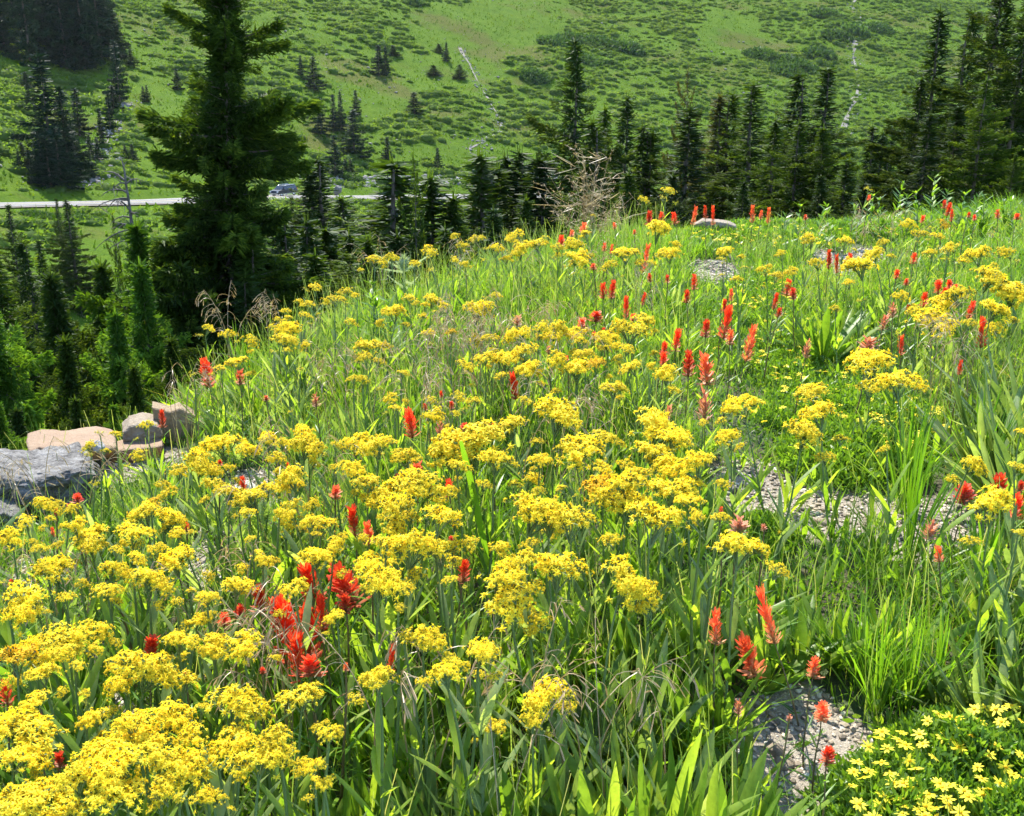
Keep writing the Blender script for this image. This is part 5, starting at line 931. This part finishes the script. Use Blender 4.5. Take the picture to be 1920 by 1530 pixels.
for (dx, dz, z0, L) in [(-48, 24, .99, 1), (-50, 2, .95, 1), (55, 30, .97, 1), (30, 6, 1.0, .8), (-12, 10, 1.0, .5), (20, -10, .75, .8), (-30, 18, .6, 1), (30, 26, .55, 1), (-20, 10, .4, 1), (26, 14, .35, 1)]:
    D = nrm(np.array([[dx, rs.uniform(-12, 12), dz]], float)); l = math.hypot(dx, dz) * pm * 1.1; K = 14; mb = MB()
    V, Fc, vv = strips(np.array([[0, 0, Ht * z0]]), D, nrm(np.cross(D, [[0, 1., .3]])), np.array([l]), np.array([.020]), np.array([[0, 0, .01]]), K, lambda t: (1.1 - t) * (1.0 if int(round(t * 14)) % 2 else .45), .2, v=.8); mb.add(V, Fc, vv)
    m = 14; tt = np.repeat(np.linspace(.1, .9, 7), 2); q = np.array([[0, 0, Ht * z0]]) + D * (l * tt)[:, None]; sd = nrm(np.cross(D, [[0, 1., .3]])) * np.tile([1, -1], 7)[:, None]; dd = nrm(sd + D * .4); mb.add(*strips(q + sd * .004, dd, sides(dd, rs), .012, .003, 0 * dd, 1, lambda t: 1 - .9 * t, v=1.0))
    ob('leaf', mb.mesh('leaf', M_this), e)

# ------------------------------------------------------------------ daisy mats
def daisy_mesh(seed, rays=9, K=2):
    rs = np.random.RandomState(seed); a = np.arange(rays) * 2 * PI / rays + rs.normal(0, .12, rays); D = nrm(np.stack([np.cos(a), np.sin(a), rs.uniform(-.1, .25, rays)], 1)); mb = MB(); L = rs.uniform(.8, 1.05, rays)
    V, Fc, vv = strips(D * .1, D, hside(D), L, .26, np.array([[0, 0, -.12]]) * np.ones((rays, 1)), K + 1, lambda t: (.45 + .8 * math.sin(t * 2.7)) if t < .98 else .08, .15, v=rs.uniform(0, .3, rays)); mb.add(V, Fc, vv, 0)
    m = I1; mb.add(m[0] * [.27, .27, .14] + [0, 0, .06], m[1], .85, 0); V, Fc = tube([[0, 0, -1.4], [.03, .02, -.7], [0, 0, 0]], [.05, .05, .09], 4); mb.add(V, Fc, .6, 1); return mb.mesh('daisy', [M_yel if seed % 2 else M_lem, M_gst])
DAI = [daisy_mesh(800 + i, 8 + i % 3 * 2) for i in range(4)]
def daisy_mat(name, label, poly, hgt, nleaf, leafL, flowers, dsz, seed, group=None):
    """poly: ellipses (cx, cy, rx, ry) in photo pixels on the ground; flowers: list of photo positions"""
    rs = np.random.RandomState(seed); c0, _, _ = gp(poly[0][0], poly[0][1]); e = empty(name, (c0[0], c0[1], T1(c0[0], c0[1])), label, 'plant', group); inv = np.array([c0[0], c0[1], T1(c0[0], c0[1])])
    pts = []
    tot = sum(q[2] * q[3] for q in poly)
    for (cx, cy, rx, ry) in poly:
        n = int(nleaf * rx * ry / tot / 9); a = rs.uniform(0, 6.28, n); q = np.sqrt(rs.uniform(0, 1, n)); P0 = [gp(cx + rx * q[i] * math.cos(a[i]), cy + ry * q[i] * math.sin(a[i]))[0] for i in range(min(n, 420))]
        P0 = np.array(P0); P0 = P0[rs.randint(0, len(P0), n * 9)] + rs.normal(0, 1, (n * 9, 3)) * [.02, .03, 0]
        ex, ey = proj(P0[:, 0], P0[:, 1], P0[:, 2]); d = np.sqrt(((ex - cx) / rx) ** 2 + ((ey - cy) / ry) ** 2); pts.append(np.column_stack([P0, np.sqrt(np.clip(1.12 - d, .02, 1))]))
    A = np.concatenate(pts); n = len(A); gz = T(A[:, 0], A[:, 1]); top = hgt * A[:, 3] * (.8 + .4 * vn(A[:, 0] * 14, A[:, 1] * 14, seed))
    z = gz + top * np.sqrt(rs.uniform(0.02, 1, n)); P = np.column_stack([A[:, 0], A[:, 1], z]) - inv; D = rdir(n, .1, 1.35, rs); mb = MB()
    mb.add(*strips(P, D, sides(D, rs), leafL * rs.uniform(.6, 1.3, n), leafL * .26, 0 * D, 2, lambda t: .45 + .8 * math.sin(t * 2.8) if t < .98 else .1, v=np.clip(rs.normal(.5, .25, n), 0, 1)))
    tag(ob('foliage', mb.mesh('foliage', M_mat), e))
    for k, (x, y) in enumerate(flowers[:99]):
        Pq, h, r = gp(x, y, hgt * .92); dist = math.sqrt(r * r + (Pq[2] - CZ) ** 2)
        ob('daisy', DAI[k % 4], e, loc=Pq - inv + np.array([0, 0, .004]), rot=(rs.normal(0, .28), rs.normal(0, .28), rs.uniform(0, 6.28)), sc=dsz * rs.uniform(.75, 1.15))
rs = np.random.RandomState(121)
def rnd(el, n): return [(cx + rx * math.sqrt(q) * math.cos(a), cy + ry * math.sqrt(q) * math.sin(a)) for (cx, cy, rx, ry), q, a in ((el[rs.randint(len(el))], rs.uniform(), rs.uniform(0, 6.28)) for _ in range(n))]
DZ = '1375,1005 1540,990 1790,1010 1700,930 1760,940 1850,920 1895,1000 1230,1070 1330,1080 1120,1065 1470,1105 1150,1160 1045,1150 1250,1140 1350,1135 1550,1160 1760,1145 1900,1195 980,1235 1115,1240 1310,1275 1045,1285 1170,1305 1020,1325 1255,1340 1655,1265 1680,1330 1815,1265 1685,1420 1870,1415 1355,1440 1210,1445 1250,1490 1105,1480 1490,1475 1560,1520 1850,1500 950,1370 1640,940 1500,980 1210,1110 1100,1100 1435,965 1460,1380 1580,1400 960,1290 1560,1050 1620,1090 1800,940 1680,1010 1410,1210 1900,1330'
fl = [(1280 + float(a.split(',')[0]) / 3, 1020 + float(a.split(',')[1]) / 3) for a in DZ.split()]
daisy_mat('daisy_mat', 'bright green cushion dotted with pale yellow daisies in the bottom right corner', [(1800, 1500, 190, 130), (1700, 1560, 160, 120), (1900, 1620, 150, 120)], .115, 34000, .020, fl + rnd([(1800, 1480, 150, 90), (1720, 1510, 110, 50)], 45), .0135, 5)
el = [(1600, 860, 140, 60), (1560, 780, 130, 60), (1660, 820, 120, 70), (1500, 700, 90, 60)]
daisy_mat('daisy_mat', 'wide bright green daisy carpet behind the gravel at right', el, .075, 30000, .024, rnd([(1560, 760, 170, 90), (1500, 690, 110, 60), (1700, 790, 90, 50)], 99), .0145, 6)
el = [(1440, 600, 80, 60), (1480, 660, 90, 50), (1430, 550, 60, 30)]
daisy_mat('daisy_mat', 'daisy carpet among the red paintbrushes left of deep green leaves', el, .06, 14000, .022, rnd(el, 80), .0135, 7)
el = [(1360, 445, 80, 14), (1480, 450, 90, 16), (1600, 440, 110, 16), (1440, 430, 120, 12)]
daisy_mat('daisy_mat', 'low yellow-dotted daisy carpet along the crest below the pale rock', el, .06, 18000, .028, rnd(el, 99), .0175, 8)
el = [(1300, 600, 60, 30), (1330, 640, 60, 30)]
daisy_mat('daisy_mat', 'small daisy patch under the big red paintbrush group', el, .05, 6000, .022, rnd(el, 24), .010, 9)
el = [(1700, 520, 90, 20), (1800, 470, 90, 20)]
daisy_mat('daisy_mat', 'daisy carpet on the upper right slope behind the red cluster', el, .05, 12000, .026, rnd(el, 60), .015, 10)
el = [(1420, 1010, 60, 30)]
daisy_mat('daisy_mat', 'small bright cushion in the middle of the right-hand gravel', el, .05, 4000, .018, rnd(el, 5), .012, 12)

# ------------------------------------------------------------------ uncountable grass and leaves
LOW = [(1450, 1090, 170, 110, .65), (1500, 1300, 140, 80, .35), (1500, 1500, 150, 140, .25), (1500, 780, 260, 140, .33), (1400, 440, 190, 45, .22), (1600, 445, 200, 40, .3), (1420, 620, 130, 90, .33), (230, 1400, 70, 100, .5), (400, 1110, 50, 60, .55), (240, 900, 130, 40, .45), (1780, 1060, 120, 60, .55), (1720, 510, 140, 50, .35), (480, 980, 60, 40, .55),
       (1800, 1500, 200, 170, .12), (1340, 550, 60, 30, .5), (1590, 530, 80, 30, .5), (90, 960, 170, 80, .35), (330, 850, 100, 50, .35), (230, 880, 100, 40, .3), (20, 1040, 60, 60, .6)]
def field(n, r0, r1, seed):
    rs = np.random.RandomState(seed); r_ = np.sqrt(rs.uniform(r0 ** 2, r1 ** 2, n)); a_ = np.radians(rs.uniform(-56, 56, n)); rb = np.interp(np.degrees(a_), AZT, RBT); k = r_ < rb + 1.6 + 1.5 * (a_ > 0); r_, a_ = r_[k], a_[k]
    X = r_ * np.sin(a_); Y = r_ * np.cos(a_); Z = T(X, Y); px, py = proj(X, Y, Z); g = gravel_mask(px + 24 * (vn(X * 7, Y * 7, 4) - .5) * 2, py + 20 * (vn(X * 7, Y * 7, 9) - .5) * 2)
    hs = np.ones(len(X))
    for (cx, cy, rx, ry, f) in LOW: d = ((px - cx) / rx) ** 2 + ((py - cy) / ry) ** 2; hs = np.minimum(hs, 1 - (1 - f) * np.clip(1.4 - d, 0, 1))
    keep = rs.uniform(size=len(X)) > np.clip(g * 1.5, 0, .985); keep &= ~((px > 1580) & (py > 1390) & (((px - 1790) / 230) ** 2 + ((py - 1530) / 150) ** 2 < 1))
    return X[keep], Y[keep], Z[keep], px[keep], py[keep], hs[keep], r_[keep], rs
# broad leaf rosettes
X, Y, Z, px, py, hs, r_, rs = field(4700, .75, 9.5, 201); dens = vn(X * 1.6, Y * 1.6, 71); kk = (dens + .25 * (px < 700) + .2 * (r_ < 2.2) > .30); X, Y, Z, hs, r_ = X[kk], Y[kk], Z[kk], hs[kk], r_[kk]
n = 11; idx = np.repeat(np.arange(len(X)), n); m = len(idx); a = rs.uniform(0, 2 * PI, m); h = np.stack([np.cos(a), np.sin(a), 0 * a], 1); q = rs.uniform(.1, 1, m)
L = (rs.uniform(.10, .19, len(X))[idx] * rs.uniform(.6, 1.15, m)) * hs[idx]; D = nrm(h * (q * .75)[:, None] + [0, 0, 1]); P = np.stack([X, Y, Z], 1)[idx] + h * .02 * q[:, None] + rs.normal(0, .012, (m, 3)) * [1, 1, 0]
tone = np.clip(vn(X * 3, Y * 3, 90)[idx] * .7 + rs.uniform(-.1, .4, m), 0, 1); sel = vn(X * 1.1, Y * 1.1, 44)[idx] > .56
for msk, mt, nm, lb in ((sel, M_grey, 'grey_leaves', 'grey-green upright leaves mixed through the meadow'), (~sel, M_leaf, 'green_leaves', 'dark green upright leaves mixed through the meadow')):
    V, Fc, vv = strips(P[msk], D[msk], nrm(hside(D[msk]) + rs.normal(0, .4, (msk.sum(), 3))), L[msk], .075 * L[msk] + .005, (h[msk] * (q[msk] * .3)[:, None] - [0, 0, .08]) * L[msk][:, None], 5, lambda t: .25 + .85 * math.sin(PI * t ** 1.3) ** .8 if 0 < t < .98 else (.2 if t < .5 else .05), .28, v=tone[msk])
    mb = MB(); mb.add(V, Fc, vv); tag(ob(nm, mb.mesh(nm, mt)), lb, 'foliage', kind='stuff')
# grass
X, Y, Z, px, py, hs, r_, rs = field(255000, .7, 10.5, 202); n = len(X); D = nrm(rdir(n, .75, 1.5, rs)); L = rs.uniform(.08, .25, n) * (.7 + .6 * vn(X * 2.2, Y * 2.2, 73)) * hs + .01
far = np.clip((r_ - 3) / 4, 0, 1); W = (.0017 + .0016 * far) * rs.uniform(.6, 1.7, n)
tone = np.clip(.15 + .65 * vn(X * 2.5, Y * 2.5, 95) + rs.normal(0, .14, n) + .35 * (rs.uniform(size=n) < .05) + .12 * far, 0, 1)
bd = np.stack([rs.normal(0, .3, n), rs.normal(0, .3, n), -rs.uniform(0, .35, n)], 1) * L[:, None]
mb = MB(); mb.add(*strips(np.stack([X, Y, Z], 1), D, sides(D, rs), L, W, bd, 3, lambda t: 1 - .85 * t ** 1.5, v=tone)); tag(ob('meadow_grass', mb.mesh('meadow_grass', M_grass)), 'fine green grass growing between the flowers', 'grass', kind='stuff')
X, Y, Z, px, py, hs, r_, rs = field(16000, .7, 6.5, 205); n = len(X); D = nrm(rdir(n, 1.25, 1.55, rs)); L = rs.uniform(.16, .34, n) * np.clip(hs, .2, 1); bd = np.stack([rs.normal(0, .12, n), rs.normal(0, .12, n), 0 * L], 1) * L[:, None]
mb = MB(); mb.add(*strips(np.stack([X, Y, Z], 1), D, sides(D, rs), L, rs.uniform(.0018, .0038, n), bd, 3, lambda t: 1 - .5 * t, v=rs.uniform(0, 1, n))); tag(ob('plant_stems', mb.mesh('plant_stems', M_stalk)), 'fine pale upright stems crowded through the meadow', 'stems', kind='stuff')
# low ground cover so soil hardly shows
X, Y, Z, px, py, hs, r_, rs = field(140000, .7, 10.5, 203); n = len(X); D = rdir(n, .05, 1.2, rs); tone = np.clip(.6 * vn(X * 4, Y * 4, 97) + rs.uniform(0, .5, n), 0, 1); z = Z + rs.uniform(0, .05, n) * hs
mb = MB(); mb.add(*strips(np.stack([X, Y, z], 1), D, sides(D, rs), rs.uniform(.015, .045, n), rs.uniform(.005, .012, n), 0 * D, 2, lambda t: .5 + .8 * math.sin(t * 2.7) if t < .98 else .1, v=tone)); tag(ob('ground_cover', mb.mesh('ground_cover', M_mat)), 'small bright green leaves covering the soil of the meadow', 'ground cover', kind='stuff')
# taller herbs along the right crest
rs = np.random.RandomState(131); HB = [(1500, 385), (1530, 392), (1600, 380), (1640, 366), (1684, 340), (1700, 362), (1730, 360), (1755, 330), (1770, 352), (1800, 362), (1850, 368), (1890, 372), (1915, 375), (1560, 385), (1470, 392), (1660, 372), (1825, 365), (700, 545), (712, 530), (730, 560), (1110, 415)]
its = [dict(x=x, y=y, adj='pale green') for x, y in HB]; zonelabel(its, [(1600, 375, 'on the crest right of the pale rock'), (1800, 360, 'on the right crest before the dark trees'), (715, 545, 'below the thistle'), (1110, 415, 'at the foot of the dry grass plume')], 'leafy herb')
HM = [stemleaves(830 + i, 26, .1, 1.0, .28, .06, M_mat, .6, .1, .2) for i in range(3)]
for k, it in enumerate(its):
    P, h, r = gp(it['x'], it['y'], .28); gz = T1(P[0], P[1]); H = max(.1, P[2] - gz); e = empty('leafy_herb', (P[0], P[1], gz), it['label'], 'plant', 'leafy herbs on the crest', rot=(rs.normal(0, .1), rs.normal(0, .1), rs.uniform(0, 6))); ob('stem', STEM[k % 5], e, sc=H); ob('foliage', HM[k % 3], e, sc=H)
# ------------------------------------------------------------------ mountain air
m, t, out = newmat('air'); pv = N(t, 'ShaderNodeVolumePrincipled'); pv.inputs['Color'].default_value = (.80, .88, 1.0, 1); pv.inputs['Density'].default_value = .000035; pv.inputs['Anisotropy'].default_value = .3
t.links.new(pv.outputs[0], out.inputs['Volume'])
mb = MB(); bevbox(mb, -920, 920, -920, 920, -60, 360); tag(ob('haze', mb.mesh('haze', m, False)), 'thin blue mountain haze over the valley', 'haze', kind='stuff')
